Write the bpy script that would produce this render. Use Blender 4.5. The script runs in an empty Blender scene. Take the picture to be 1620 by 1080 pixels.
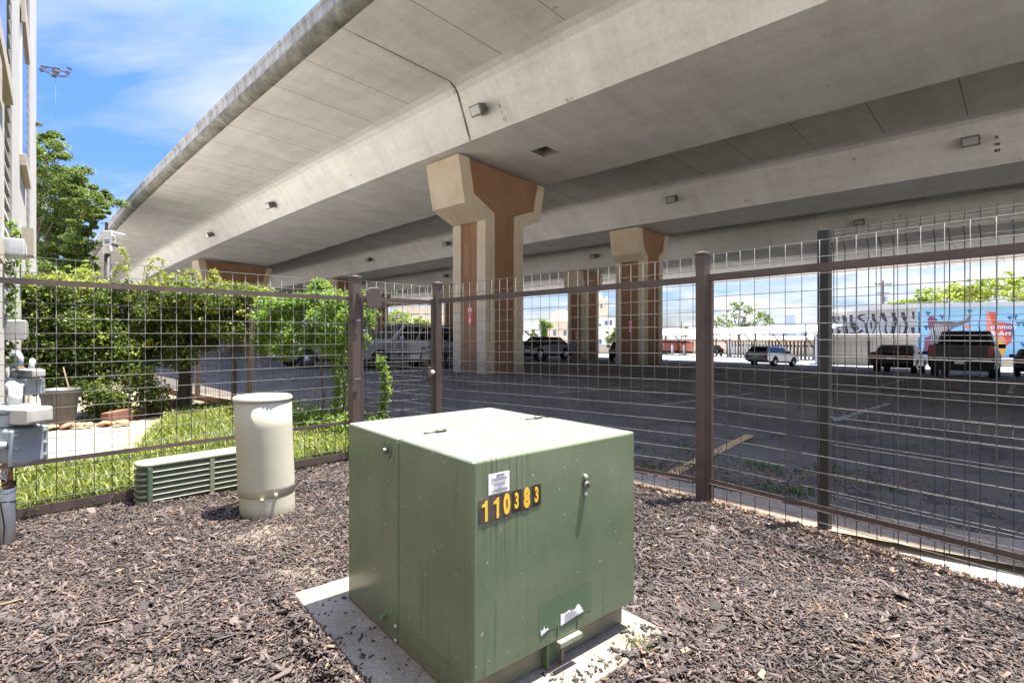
import bpy, bmesh, math, random
import numpy as np
from mathutils import Vector, Matrix, Euler

rad = math.radians
rng = np.random.default_rng(7)
random.seed(7)
S = bpy.context.scene
COL = S.collection

# ------------------------------------------------------------------ camera, light, exposure
EYE = 1.22
FPX, CX, HY = 834.0, 810.0, 529.0            # focal length, centre and horizon in photo pixels
cam = bpy.data.cameras.new('camera'); camo = bpy.data.objects.new('camera', cam); COL.objects.link(camo)
camo.location = (0, 0, EYE); camo.rotation_euler = (rad(90), 0, 0)
cam.sensor_width = 36; cam.lens = FPX / 1620 * 36; cam.shift_y = -(540 - HY) / 1620
cam.clip_start = 0.05; cam.clip_end = 6000
S.camera = camo

SUN_EL, SUN_AZ = rad(76.3), math.atan2(0.945, 0.325)      # azimuth clockwise from +Y
sunv = Vector((math.sin(SUN_AZ) * math.cos(SUN_EL), math.cos(SUN_AZ) * math.cos(SUN_EL), math.sin(SUN_EL)))
sun = bpy.data.lights.new('sun', 'SUN'); suno = bpy.data.objects.new('sun', sun); COL.objects.link(suno)
sun.energy = 2.0; sun.angle = rad(0.5); sun.color = (1.0, 0.95, 0.86)
suno.location = (0, 0, 60); suno.rotation_euler = sunv.to_track_quat('Z', 'Y').to_euler()

S.view_settings.view_transform = 'Standard'; S.view_settings.look = 'None'
S.view_settings.exposure = 3.3; S.view_settings.gamma = 1.0
S.cycles.max_bounces = 14; S.cycles.diffuse_bounces = 8; S.cycles.transparent_max_bounces = 12
S.cycles.use_denoising = True

def N(nt, t, **k):
    n = nt.nodes.new(t)
    for a, b in k.items():
        if a.startswith('_'): n.inputs[a[1:]].default_value = b
        else: setattr(n, a, b)
    return n
def math_n(nt, op, a, b=None, clamp=False):
    n = nt.nodes.new('ShaderNodeMath'); n.operation = op; n.use_clamp = clamp
    for i, q in enumerate((a, b)):
        if q is None: continue
        if isinstance(q, (int, float)): n.inputs[i].default_value = q
        else: nt.links.new(q, n.inputs[i])
    return n.outputs[0]
def ramp(nt, fac, stops, interp='LINEAR'):
    r = nt.nodes.new('ShaderNodeValToRGB'); r.color_ramp.interpolation = interp
    e = r.color_ramp.elements
    while len(e) < len(stops): e.new(0.5)
    for el, (p, c) in zip(e, stops):
        el.position = p; el.color = (*c, 1) if len(c) == 3 else c
    nt.links.new(fac, r.inputs[0]); return r.outputs[0]
def g3(v): return (v, v, v)
def mixc(nt, fac, a, b, blend='MIX'):
    m = nt.nodes.new('ShaderNodeMix'); m.data_type = 'RGBA'; m.blend_type = blend
    for sock, q in ((m.inputs['Factor'], fac), (m.inputs[6], a), (m.inputs[7], b)):
        if isinstance(q, (int, float)): sock.default_value = q
        elif isinstance(q, tuple): sock.default_value = (*q, 1) if len(q) == 3 else q
        else: nt.links.new(q, sock)
    return m.outputs[2]

W = bpy.data.worlds.new('World'); S.world = W; W.use_nodes = True
nt = W.node_tree; nt.nodes.clear()
sky = N(nt, 'ShaderNodeTexSky', sky_type='NISHITA', sun_disc=False, sun_elevation=SUN_EL, sun_rotation=SUN_AZ)
sky.air_density = 1.0; sky.dust_density = 0.6; sky.ozone_density = 2.0
tc = N(nt, 'ShaderNodeTexCoord'); sep = N(nt, 'ShaderNodeSeparateXYZ'); nt.links.new(tc.outputs['Generated'], sep.inputs[0])
zz = math_n(nt, 'MAXIMUM', sep.outputs[2], 0.03)
cmb = N(nt, 'ShaderNodeCombineXYZ')
nt.links.new(math_n(nt, 'DIVIDE', sep.outputs[0], math_n(nt, 'ADD', zz, 0.12)), cmb.inputs[0])
nt.links.new(math_n(nt, 'DIVIDE', sep.outputs[1], math_n(nt, 'ADD', zz, 0.12)), cmb.inputs[1])
mp = N(nt, 'ShaderNodeMapping'); mp.inputs['Rotation'].default_value = (0, 0, rad(38)); mp.inputs['Scale'].default_value = (0.55, 1.5, 1)
mp.inputs['Location'].default_value = (3.1, 1.35, 0)
nt.links.new(cmb.outputs[0], mp.inputs[0])
n1 = N(nt, 'ShaderNodeTexNoise', _Scale=1.0, _Detail=9.0, _Roughness=0.56, _Distortion=0.7); nt.links.new(mp.outputs[0], n1.inputs['Vector'])
cirrus = ramp(nt, n1.outputs['Fac'], [(0.44, g3(0)), (0.72, g3(0.75))])
mp2 = N(nt, 'ShaderNodeMapping'); mp2.inputs['Scale'].default_value = (5.0, 5.0, 16.0); mp2.inputs['Location'].default_value = (0.4, 0.2, 0.35)
nt.links.new(tc.outputs['Generated'], mp2.inputs[0])
n2 = N(nt, 'ShaderNodeTexNoise', _Scale=1.0, _Detail=8.0, _Roughness=0.55); nt.links.new(mp2.outputs[0], n2.inputs['Vector'])
cum = ramp(nt, n2.outputs['Fac'], [(0.47, g3(0)), (0.60, g3(0.95))])
low = ramp(nt, sep.outputs[2], [(0.0, g3(1)), (0.16, g3(0.9)), (0.24, g3(0))])
cumm = math_n(nt, 'MULTIPLY', cum, low)
hs = N(nt, 'ShaderNodeHueSaturation'); hs.inputs['Saturation'].default_value = 1.25; hs.inputs['Value'].default_value = 1.0
nt.links.new(sky.outputs[0], hs.inputs['Color'])
tone = ramp(nt, sep.outputs[2], [(0.0, (0.072, 0.079, 0.104)), (0.10, (0.082, 0.091, 0.130)), (0.22, (0.122, 0.126, 0.190)), (0.45, (0.185, 0.180, 0.262)), (0.75, (0.7, 0.75, 0.8))])
base = mixc(nt, 1.0, hs.outputs[0], tone, 'MULTIPLY')
CLOUD = (0.76, 0.77, 0.89)
c1 = mixc(nt, cirrus, base, CLOUD)
c2 = mixc(nt, cumm, c1, (0.76, 0.78, 0.82))
bg = N(nt, 'ShaderNodeBackground', _Strength=0.15); nt.links.new(c2, bg.inputs[0])
wo = N(nt, 'ShaderNodeOutputWorld'); nt.links.new(bg.outputs[0], wo.inputs[0])

# ------------------------------------------------------------------ materials
def mat(name, col, col2=None, rough=0.7, metal=0.0, scale=4.0, detail=6.0, lo=0.35, hi=0.65, stretch=(1, 1, 1),
        bump=0.0, bscale=None, fine=0.0, spec=0.5, island=0.0, coord='Object', trans=0.0, streak=None, coat=0.0, specks=0.0, grime=None):
    m = bpy.data.materials.new(name); m.use_nodes = True; t = m.node_tree
    p = t.nodes['Principled BSDF']
    p.inputs['Roughness'].default_value = rough; p.inputs['Metallic'].default_value = metal
    p.inputs['Specular IOR Level'].default_value = spec
    if coat: p.inputs['Coat Weight'].default_value = coat
    p.inputs['Base Color'].default_value = (*col, 1)
    c = None
    tcn = N(t, 'ShaderNodeTexCoord'); mpn = N(t, 'ShaderNodeMapping'); mpn.inputs['Scale'].default_value = stretch
    t.links.new(tcn.outputs[coord], mpn.inputs[0])
    if col2 is not None:
        nn = N(t, 'ShaderNodeTexNoise', _Scale=scale, _Detail=detail, _Roughness=0.6); t.links.new(mpn.outputs[0], nn.inputs['Vector'])
        c = ramp(t, nn.outputs['Fac'], [(lo, col), (hi, col2)])
    if streak is not None:                       # (colour, scale, threshold): vertical run marks
        scol, ss, th = streak
        m2 = N(t, 'ShaderNodeMapping'); m2.inputs['Scale'].default_value = (ss, ss, ss * 0.05); t.links.new(tcn.outputs[coord], m2.inputs[0])
        n3 = N(t, 'ShaderNodeTexNoise', _Scale=1.0, _Detail=4.0); t.links.new(m2.outputs[0], n3.inputs['Vector'])
        f = ramp(t, n3.outputs['Fac'], [(th, g3(0)), (th + 0.12, g3(0.75))])
        c = mixc(t, f, c if c is not None else col, scol)
    if fine:
        nf = N(t, 'ShaderNodeTexNoise', _Scale=(bscale or scale * 12), _Detail=4.0); t.links.new(tcn.outputs[coord], nf.inputs['Vector'])
        f = ramp(t, nf.outputs['Fac'], [(0.25, g3(1 - fine)), (0.75, g3(1 + fine * 0.6))])
        c = mixc(t, 1.0, c if c is not None else col, f, 'MULTIPLY')
    if specks:                                   # bird droppings and chips of pale dirt
        ns = N(t, 'ShaderNodeTexNoise', _Scale=42.0, _Detail=1.0); t.links.new(tcn.outputs[coord], ns.inputs['Vector'])
        c = mixc(t, ramp(t, ns.outputs['Fac'], [(0.735, g3(0)), (0.76, g3(specks))]), c if c is not None else col, (0.42, 0.42, 0.38))
    if grime:                                    # (height, colour, strength): soil splashed up from the ground, ragged upper edge
        sg = N(t, 'ShaderNodeSeparateXYZ'); t.links.new(tcn.outputs['Object'], sg.inputs[0])
        ng = N(t, 'ShaderNodeTexNoise', _Scale=5.0 / max(grime[0], .05), _Detail=8.0, _Roughness=0.7); t.links.new(tcn.outputs['Object'], ng.inputs['Vector'])
        hgt = math_n(t, 'SUBTRACT', math_n(t, 'MULTIPLY', ng.outputs['Fac'], grime[0] * 2.2), sg.outputs[2])
        c = mixc(t, ramp(t, math_n(t, 'DIVIDE', hgt, grime[0]), [(0.0, g3(0)), (0.9, g3(grime[2]))]), c if c is not None else col, grime[1])
    if island:
        geo = N(t, 'ShaderNodeNewGeometry')
        f = ramp(t, geo.outputs['Random Per Island'], [(0, g3(1 - island)), (1, g3(1 + island))])
        c = mixc(t, 1.0, c if c is not None else col, f, 'MULTIPLY')
    if c is not None: t.links.new(c, p.inputs['Base Color'])
    if bump:
        nb = N(t, 'ShaderNodeTexNoise', _Scale=(bscale or scale * 8), _Detail=6.0); t.links.new(tcn.outputs[coord], nb.inputs['Vector'])
        b = N(t, 'ShaderNodeBump', _Strength=bump, _Distance=0.02); t.links.new(nb.outputs['Fac'], b.inputs['Height']); t.links.new(b.outputs[0], p.inputs['Normal'])
    if trans:
        tr = N(t, 'ShaderNodeBsdfTranslucent'); mx = N(t, 'ShaderNodeMixShader'); mx.inputs[0].default_value = trans
        src = c if c is not None else None
        if src is not None: t.links.new(src, tr.inputs[0])
        else: tr.inputs[0].default_value = (*col, 1)
        out = t.nodes['Material Output']
        t.links.new(p.outputs[0], mx.inputs[1]); t.links.new(tr.outputs[0], mx.inputs[2]); t.links.new(mx.outputs[0], out.inputs[0])
    return m

def leafmat(name, dark, mid, light, trans=0.35):
    m = bpy.data.materials.new(name); m.use_nodes = True; t = m.node_tree
    p = t.nodes['Principled BSDF']; p.inputs['Roughness'].default_value = 0.5; p.inputs['Specular IOR Level'].default_value = 0.35
    geo = N(t, 'ShaderNodeNewGeometry')
    c = ramp(t, geo.outputs['Random Per Island'], [(0.0, dark), (0.5, mid), (1.0, light)])
    t.links.new(c, p.inputs['Base Color'])
    tr = N(t, 'ShaderNodeBsdfTranslucent'); t.links.new(c, tr.inputs[0])
    mx = N(t, 'ShaderNodeMixShader'); mx.inputs[0].default_value = trans
    t.links.new(p.outputs[0], mx.inputs[1]); t.links.new(tr.outputs[0], mx.inputs[2]); t.links.new(mx.outputs[0], t.nodes['Material Output'].inputs[0])
    return m

M = {}
M['soil'] = mat('soil', (0.24, 0.19, 0.125), (0.33, 0.27, 0.19), 0.95, scale=1.5, fine=0.35, bump=0.5, bscale=40)
M['farground'] = mat('far_ground', (0.50, 0.46, 0.38), (0.58, 0.535, 0.45), 0.95, scale=0.15, fine=0.2, bscale=3)  # kept extra pale so the unseen stretches bounce light up under the deck
M['mulchbed'] = mat('mulch_bed', (0.055, 0.041, 0.034), (0.11, 0.083, 0.069), 0.95, scale=9, fine=0.4, bump=1.0, bscale=60)
M['sand'] = mat('sandy_soil', (0.16, 0.13, 0.10), (0.10, 0.08, 0.062), 0.95, scale=8, fine=0.25, bump=0.6, bscale=60)
M['chip'] = mat('mulch_chip', (0.038, 0.0275, 0.0240), (0.096, 0.072, 0.064), 0.8, scale=2.2, island=0.75, bump=0.4, bscale=160, lo=0.3, hi=0.7)
M['straw'] = mat('straw', (0.23, 0.155, 0.098), (0.15, 0.095, 0.06), 0.8, scale=3, island=0.4)
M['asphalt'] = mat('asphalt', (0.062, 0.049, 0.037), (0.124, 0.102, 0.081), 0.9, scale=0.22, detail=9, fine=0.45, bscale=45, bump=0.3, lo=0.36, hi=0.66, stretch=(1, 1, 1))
def worn_asphalt(m):
    t = m.node_tree; p = t.nodes['Principled BSDF']; c = p.inputs['Base Color'].links[0].from_socket
    tcn = N(t, 'ShaderNodeTexCoord')
    def nz(sc, rot, scale, det=5):
        mm = N(t, 'ShaderNodeMapping'); mm.inputs['Rotation'].default_value = (0, 0, rot); mm.inputs['Scale'].default_value = sc; t.links.new(tcn.outputs['Object'], mm.inputs[0])
        n = N(t, 'ShaderNodeTexNoise', _Scale=scale, _Detail=det, _Roughness=.65); t.links.new(mm.outputs[0], n.inputs['Vector']); return n.outputs['Fac']
    c = mixc(t, 1.0, c, ramp(t, nz((1, .09, 1), rad(44.6), 1.1), [(.35, g3(.72)), (.55, g3(1.0)), (.72, g3(1.5))]), 'MULTIPLY')      # bands along the aisle
    c = mixc(t, ramp(t, nz((1, 1, 1), 0, 1.6, 3), [(.66, g3(0)), (.74, g3(.6))]), c, (.016, .014, .012))                           # oil
    vo = N(t, 'ShaderNodeTexVoronoi', feature='DISTANCE_TO_EDGE', _Scale=.55); mm = N(t, 'ShaderNodeMapping'); t.links.new(tcn.outputs['Object'], mm.inputs[0])
    wn = N(t, 'ShaderNodeTexNoise', _Scale=1.5, _Detail=5.0); t.links.new(tcn.outputs['Object'], wn.inputs['Vector'])
    av = N(t, 'ShaderNodeVectorMath', operation='ADD'); t.links.new(mm.outputs[0], av.inputs[0]); t.links.new(wn.outputs['Color'], av.inputs[1]); t.links.new(av.outputs[0], vo.inputs['Vector'])
    c = mixc(t, ramp(t, vo.outputs['Distance'], [(.0, g3(.8)), (.012, g3(.5)), (.02, g3(0))]), c, (.014, .013, .012))               # cracks
    t.links.new(c, p.inputs['Base Color'])
worn_asphalt(M['asphalt'])
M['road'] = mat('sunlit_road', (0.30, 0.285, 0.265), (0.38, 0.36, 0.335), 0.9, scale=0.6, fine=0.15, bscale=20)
M['walk'] = mat('concrete_walk', (0.21, 0.19, 0.165), (0.27, 0.25, 0.22), 0.85, scale=3, fine=0.15, bump=0.15, bscale=60)
M['pad'] = mat('pad_concrete', (0.18, 0.152, 0.118), (0.25, 0.218, 0.178), 0.85, scale=7, fine=0.32, bump=0.25, bscale=70, streak=((0.3, 0.25, 0.19), 6, 0.62))
M['stripe'] = mat('road_paint', (0.06, 0.06, 0.06), (0.42, 0.41, 0.38), 0.8, scale=6, lo=0.40, hi=0.62)
M['yellowline'] = mat('yellow_paint', (0.34, 0.20, 0.085), (0.44, 0.27, 0.12), 0.85, scale=5, lo=0.3, hi=0.55, fine=0.3)
M['litter'] = mat('leaf_litter', (0.19, 0.105, 0.07), (0.11, 0.065, 0.045), 0.9, scale=3, island=0.5)
M['grass'] = leafmat('grass_blade', (0.075, 0.110, 0.016), (0.15, 0.19, 0.028), (0.25, 0.25, 0.06), 0.4)
M['weed'] = leafmat('weed_leaf', (0.04, 0.075, 0.02), (0.07, 0.115, 0.03), (0.11, 0.14, 0.04), 0.3)
M['tanstrip'] = mat('dusty_concrete', (0.19, 0.14, 0.098), (0.28, 0.215, 0.16), 0.95, scale=2.5, fine=0.3, bscale=50, bump=0.3)
M['rooftan'] = mat('tan_roof', (0.30, 0.22, 0.15), (0.36, 0.27, 0.19), 0.9, scale=1)
M['lawnbase'] = mat('lawn_base', (0.07, 0.10, 0.02), (0.13, 0.15, 0.04), 0.95, scale=6)
M['steel'] = mat('galvanised_wire', (0.095, 0.092, 0.087), (0.15, 0.145, 0.137), 0.7, metal=0.3, scale=20)
M['brown'] = mat('brown_powder_coat', (0.075, 0.052, 0.045), (0.11, 0.078, 0.067), 0.5, scale=5, fine=0.12, bscale=90)
M['black'] = mat('black_powder_coat', (0.018, 0.017, 0.017), (0.03, 0.028, 0.027), 0.62, scale=8)
M['greenbox'] = mat('green_enamel', (0.108, 0.143, 0.080), (0.158, 0.190, 0.120), 0.22, scale=3.2, fine=0.10, bscale=150, lo=0.3, hi=0.7, streak=((0.085, 0.125, 0.07), 38, 0.60), spec=0.5, specks=0.5, grime=(.16, (.10, .075, .05), .6))
def drips(m):
    """dark run marks under the lid and number stickers at the front corner"""
    t = m.node_tree; p = t.nodes['Principled BSDF']; c = p.inputs['Base Color'].links[0].from_socket
    tcn = N(t, 'ShaderNodeTexCoord'); sp = N(t, 'ShaderNodeSeparateXYZ'); t.links.new(tcn.outputs['Object'], sp.inputs[0])
    mm = N(t, 'ShaderNodeMapping'); mm.inputs['Scale'].default_value = (95, 0, 1.6); t.links.new(tcn.outputs['Object'], mm.inputs[0])
    n = N(t, 'ShaderNodeTexNoise', _Scale=1.0, _Detail=3.0); t.links.new(mm.outputs[0], n.inputs['Vector'])
    f = ramp(t, n.outputs['Fac'], [(.52, g3(0)), (.62, g3(.7))])
    f = math_n(t, 'MULTIPLY', f, ramp(t, sp.outputs[0], [(.0, g3(.9)), (.16, g3(1)), (.24, g3(0))]))
    f = math_n(t, 'MULTIPLY', f, ramp(t, sp.outputs[2], [(.40, g3(0)), (.58, g3(.8)), (.82, g3(1))]))
    f = math_n(t, 'MULTIPLY', f, math_n(t, 'LESS_THAN', sp.outputs[1], .004))
    t.links.new(mixc(t, f, c, (.045, .075, .04)), p.inputs['Base Color'])
M['greenhood'] = M['greenbox'].copy(); M['greenhood'].name = 'green_enamel_stained'; drips(M['greenhood'])
M['greentop'] = mat('chalky_green_lid', (0.112, 0.117, 0.100), (0.150, 0.154, 0.136), 0.75, scale=9, fine=0.18, bscale=120)
M['ringdark'] = mat('dark_grey_metal', (0.035, 0.042, 0.05), (0.05, 0.06, 0.07), 0.6, scale=3)
M['greendark'] = mat('unfaded_green', (0.085, 0.13, 0.07), (0.10, 0.15, 0.085), 0.4, scale=8)
M['sill'] = mat('sill_reflection', (0.12, 0.125, 0.085), (0.17, 0.16, 0.11), 0.35, scale=6)  # brownish reflection on the sill's front face put into its colour
M['sticker'] = mat('white_sticker', (0.74, 0.74, 0.73), (0.82, 0.82, 0.81), 0.5, scale=30)
M['ink'] = mat('grey_ink', (0.20, 0.20, 0.21), (0.28, 0.28, 0.29), 0.7, scale=50)
M['blackink'] = mat('black_ink', (0.03, 0.03, 0.03), (0.045, 0.045, 0.045), 0.7, scale=50)
M['plate'] = mat('black_number_backing', (0.045, 0.034, 0.03), (0.10, 0.075, 0.068), 0.45, scale=12)
M['platedark'] = mat('dark_number_backing', (0.02, 0.015, 0.012), (0.035, 0.027, 0.022), 0.4, scale=12)
M['yellow'] = mat('yellow_number', (0.78, 0.52, 0.045), (0.72, 0.44, 0.035), 0.5, scale=20)
M['chrome'] = mat('worn_steel', (0.42, 0.42, 0.38), (0.6, 0.6, 0.56), 0.3, metal=0.8, scale=30)
M['cream'] = mat('cream_plastic', (0.42, 0.395, 0.30), (0.47, 0.445, 0.35), 0.5, scale=3, fine=0.03, bscale=60, streak=((0.36, 0.33, 0.25), 14, 0.62), grime=(.06, (.16, .12, .08), .6))
M['vaultgreen'] = mat('vault_green', (0.075, 0.125, 0.065), (0.105, 0.16, 0.092), 0.6, scale=5, fine=0.1, grime=(.10, (.12, .09, .06), .7))
M['vaultlip'] = mat('faded_vault_green', (0.19, 0.205, 0.14), (0.25, 0.26, 0.19), 0.7, scale=9, fine=0.1)
M['conc'] = None
M['creampaint'] = mat('cream_paint', (0.50, 0.395, 0.255), (0.60, 0.49, 0.35), 0.85, scale=1.0, grime=(.9, (.20, .165, .125), .6), fine=0.12, bscale=25, bump=0.15, streak=((0.36, 0.27, 0.17), 3.2, 0.60))
M['orangepaint'] = mat('terracotta_paint', (0.245, 0.125, 0.058), (0.30, 0.16, 0.078), 0.85, grime=(.9, (.13, .085, .055), .6), scale=1.1, fine=0.12, bscale=25, bump=0.15, streak=((0.22, 0.10, 0.04), 3.0, 0.60))
M['redsign'] = mat('red_sign', (0.60, 0.05, 0.04), (0.52, 0.04, 0.035), 0.5, scale=8)
M['white'] = mat('white_paint', (0.74, 0.73, 0.70), (0.80, 0.79, 0.77), 0.5, scale=4, fine=0.04)
M['fixture'] = mat('bronze_fixture', (0.11, 0.10, 0.085), (0.17, 0.155, 0.13), 0.45, metal=0.3, scale=12)
M['lens'] = mat('glass_lens', (0.35, 0.34, 0.30), (0.45, 0.44, 0.40), 0.12, scale=6)
M['stucco'] = mat('white_stucco', (0.36, 0.345, 0.31), (0.42, 0.40, 0.365), 0.85, scale=2, fine=0.06, bscale=80)
M['siding'] = mat('grey_siding', (0.27, 0.26, 0.235), (0.33, 0.32, 0.285), 0.8, scale=3)
M['trim'] = mat('tan_trim', (0.36, 0.305, 0.225), (0.42, 0.36, 0.275), 0.75, scale=4)
M['pane'] = mat('window_glass', (0.10, 0.115, 0.13), (0.13, 0.15, 0.17), 0.08, scale=0.6)
M['metergrey'] = mat('meter_grey', (0.20, 0.235, 0.255), (0.27, 0.30, 0.315), 0.5, scale=8, fine=0.08)
M['pipe'] = mat('blue_grey_pipe', (0.27, 0.31, 0.365), (0.34, 0.38, 0.43), 0.5, scale=9, fine=0.08)
M['whitepipe'] = mat('grey_pipe', (0.42, 0.43, 0.42), (0.55, 0.55, 0.53), 0.55, scale=7, fine=0.1, streak=((0.28, 0.27, 0.25), 14, 0.6))
M['clear'] = mat('cloudy_cover', (0.33, 0.32, 0.29), (0.42, 0.40, 0.37), 0.25, scale=12)
M['rust'] = mat('rust', (0.26, 0.12, 0.05), (0.36, 0.20, 0.10), 0.9, scale=14)
M['tub'] = mat('grey_plastic', (0.075, 0.078, 0.082), (0.12, 0.122, 0.125), 0.5, scale=6)
M['brick'] = mat('terracotta', (0.33, 0.15, 0.085), (0.42, 0.23, 0.14), 0.9, scale=6, island=0.35)
M['edging'] = mat('brick_edging', (0.13, 0.06, 0.04), (0.20, 0.095, 0.06), 0.9, scale=8, fine=0.2)
M['bark'] = mat('bark', (0.075, 0.055, 0.04), (0.13, 0.10, 0.075), 0.95, scale=7, stretch=(1, 1, 0.2), bump=0.7, bscale=30)
M['hedge'] = leafmat('hedge_leaf', (0.045, 0.080, 0.016), (0.115, 0.165, 0.028), (0.24, 0.275, 0.05), 0.45)
M['vine'] = leafmat('vine_leaf', (0.11, 0.20, 0.03), (0.19, 0.31, 0.045), (0.30, 0.38, 0.07), 0.5)
M['sprig'] = leafmat('young_leaf', (0.20, 0.26, 0.03), (0.32, 0.36, 0.05), (0.42, 0.42, 0.08), 0.45)
M['oak'] = leafmat('oak_leaf', (0.065, 0.105, 0.018), (0.135, 0.185, 0.033), (0.23, 0.27, 0.055), 0.5)
M['bright'] = leafmat('bright_leaf', (0.13, 0.19, 0.018), (0.28, 0.35, 0.03), (0.44, 0.46, 0.06), 0.4)
M['midtree'] = leafmat('mid_leaf', (0.07, 0.11, 0.02), (0.13, 0.185, 0.035), (0.22, 0.26, 0.06), 0.35)
M['tyre'] = mat('tyre_rubber', (0.018, 0.018, 0.018), (0.028, 0.028, 0.028), 0.85, scale=20)
M['rim'] = mat('wheel_rim', (0.35, 0.35, 0.35), (0.45, 0.45, 0.45), 0.3, metal=0.8, scale=10)
M['carglass'] = mat('car_glass', (0.008, 0.009, 0.010), (0.013, 0.014, 0.016), 0.12, scale=2, spec=0.22)
M['tail'] = mat('tail_light', (0.26, 0.015, 0.015), (0.33, 0.02, 0.02), 0.2, scale=12)
M['head'] = mat('head_light', (0.6, 0.6, 0.6), (0.7, 0.7, 0.7), 0.1, scale=12)
M['silver'] = mat('silver_paint', (0.30, 0.315, 0.33), (0.34, 0.355, 0.37), 0.3, metal=0.35, scale=3, coat=0.5)
M['darkblue'] = mat('dark_blue_paint', (0.035, 0.042, 0.055), (0.045, 0.052, 0.065), 0.25, metal=0.2, scale=3, coat=0.6)
M['charcoal'] = mat('charcoal_paint', (0.022, 0.023, 0.025), (0.03, 0.031, 0.033), 0.42, scale=3, coat=0.1, spec=0.3)
M['blackcar'] = mat('black_paint', (0.008, 0.008, 0.009), (0.012, 0.012, 0.013), 0.4, scale=3, coat=0.1, spec=0.3)
M['redcar'] = mat('maroon_paint', (0.026, 0.006, 0.007), (0.034, 0.008, 0.009), 0.4, scale=3, coat=0.1, spec=0.3)
M['bronze'] = mat('bronze_car_paint', (0.042, 0.037, 0.031), (0.055, 0.048, 0.041), 0.42, scale=3, coat=0.1, spec=0.35)
M['skymetal'] = mat('sky_matched_mast', (.05, .09, .16), (.06, .10, .18), .5, scale=.5)  # tone of the lit sky put into the mast colour so it blends in
M['redcontainer'] = mat('faded_red_paint', (.38, .12, .10), (.46, .17, .14), .7, scale=2)
M['zinc'] = mat('zinc', (0.5, 0.5, 0.5), (0.6, 0.6, 0.6), 0.4, metal=0.6, scale=6)

def concrete(name, c1, c2, joints, dirt=0):
    """pale cast concrete: cloudy tone, run stains down the webs, board joints across the soffit (uv = metres along, across)"""
    m = bpy.data.materials.new(name); m.use_nodes = True; t = m.node_tree; p = t.nodes['Principled BSDF']
    p.inputs['Roughness'].default_value = 0.9; p.inputs['Specular IOR Level'].default_value = 0.2
    uv = N(t, 'ShaderNodeUVMap'); sp = N(t, 'ShaderNodeSeparateXYZ'); t.links.new(uv.outputs[0], sp.inputs[0])
    def noise(sx, sy, sc, det=6):
        mm = N(t, 'ShaderNodeMapping'); mm.inputs['Scale'].default_value = (sx, sy, 1); t.links.new(uv.outputs[0], mm.inputs[0])
        n = N(t, 'ShaderNodeTexNoise', _Scale=sc, _Detail=det, _Roughness=0.62); t.links.new(mm.outputs[0], n.inputs['Vector']); return n.outputs['Fac']
    c = ramp(t, noise(1, 1, 0.55), [(0.3, c1), (0.7, c2)])
    c = mixc(t, 1.0, c, ramp(t, noise(1.6, 0.16, 1.1), [(0.28, (0.90, 0.88, 0.85)), (0.55, (1.0, 1.0, 1.0)), (0.8, (1.03, 1.02, 1.0))]), 'MULTIPLY')
    c = mixc(t, 1.0, c, ramp(t, noise(0.3, 1.5, 1.6), [(0.3, g3(0.92)), (0.6, g3(1.02))]), 'MULTIPLY')
    c = mixc(t, 1.0, c, ramp(t, noise(1, 1, 9.0, 3), [(0.3, g3(0.92)), (0.7, g3(1.05))]), 'MULTIPLY')
    c = mixc(t, ramp(t, noise(0.9, 0.9, 2.3, 2), [(0.71, g3(0)), (0.77, g3(0.55))]), c, (0.16, 0.14, 0.12))
    if dirt:
        c = mixc(t, ramp(t, noise(1.3, .25, 2.0, 5), [(0.45, g3(0)), (0.66, g3(dirt))]), c, (0.15, 0.135, 0.105))
    if joints:
        fr = math_n(t, 'FRACT', math_n(t, 'DIVIDE', math_n(t, 'ADD', sp.outputs[0], 301.04), joints))
        near = math_n(t, 'LESS_THAN', math_n(t, 'ABSOLUTE', math_n(t, 'SUBTRACT', fr, 0.5)), 0.014 / joints)
        c = mixc(t, math_n(t, 'MULTIPLY', near, 0.72), c, (0.10, 0.09, 0.075))
    t.links.new(c, p.inputs['Base Color'])
    b = N(t, 'ShaderNodeBump', _Strength=0.25, _Distance=0.02); t.links.new(noise(1, 1, 7.0), b.inputs['Height']); t.links.new(b.outputs[0], p.inputs['Normal'])
    return m
M['conc'] = concrete('viaduct_concrete', (0.69, 0.655, 0.59), (0.83, 0.80, 0.735), 0)
M['soffit'] = concrete('viaduct_soffit', (0.65, 0.615, 0.55), (0.80, 0.77, 0.705), 2.2)
M['rail'] = concrete('weathered_parapet', (0.34, 0.325, 0.285), (0.50, 0.48, 0.43), 2.4, 0.75)
M['nosing'] = mat('stained_nosing', (0.10, 0.09, 0.068), (0.26, 0.24, 0.19), 0.9, scale=1.6, fine=0.3, bscale=8)
M['dark'] = mat('dark_void', (0.02, 0.018, 0.016), (0.03, 0.027, 0.024), 0.9, scale=4)

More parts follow.
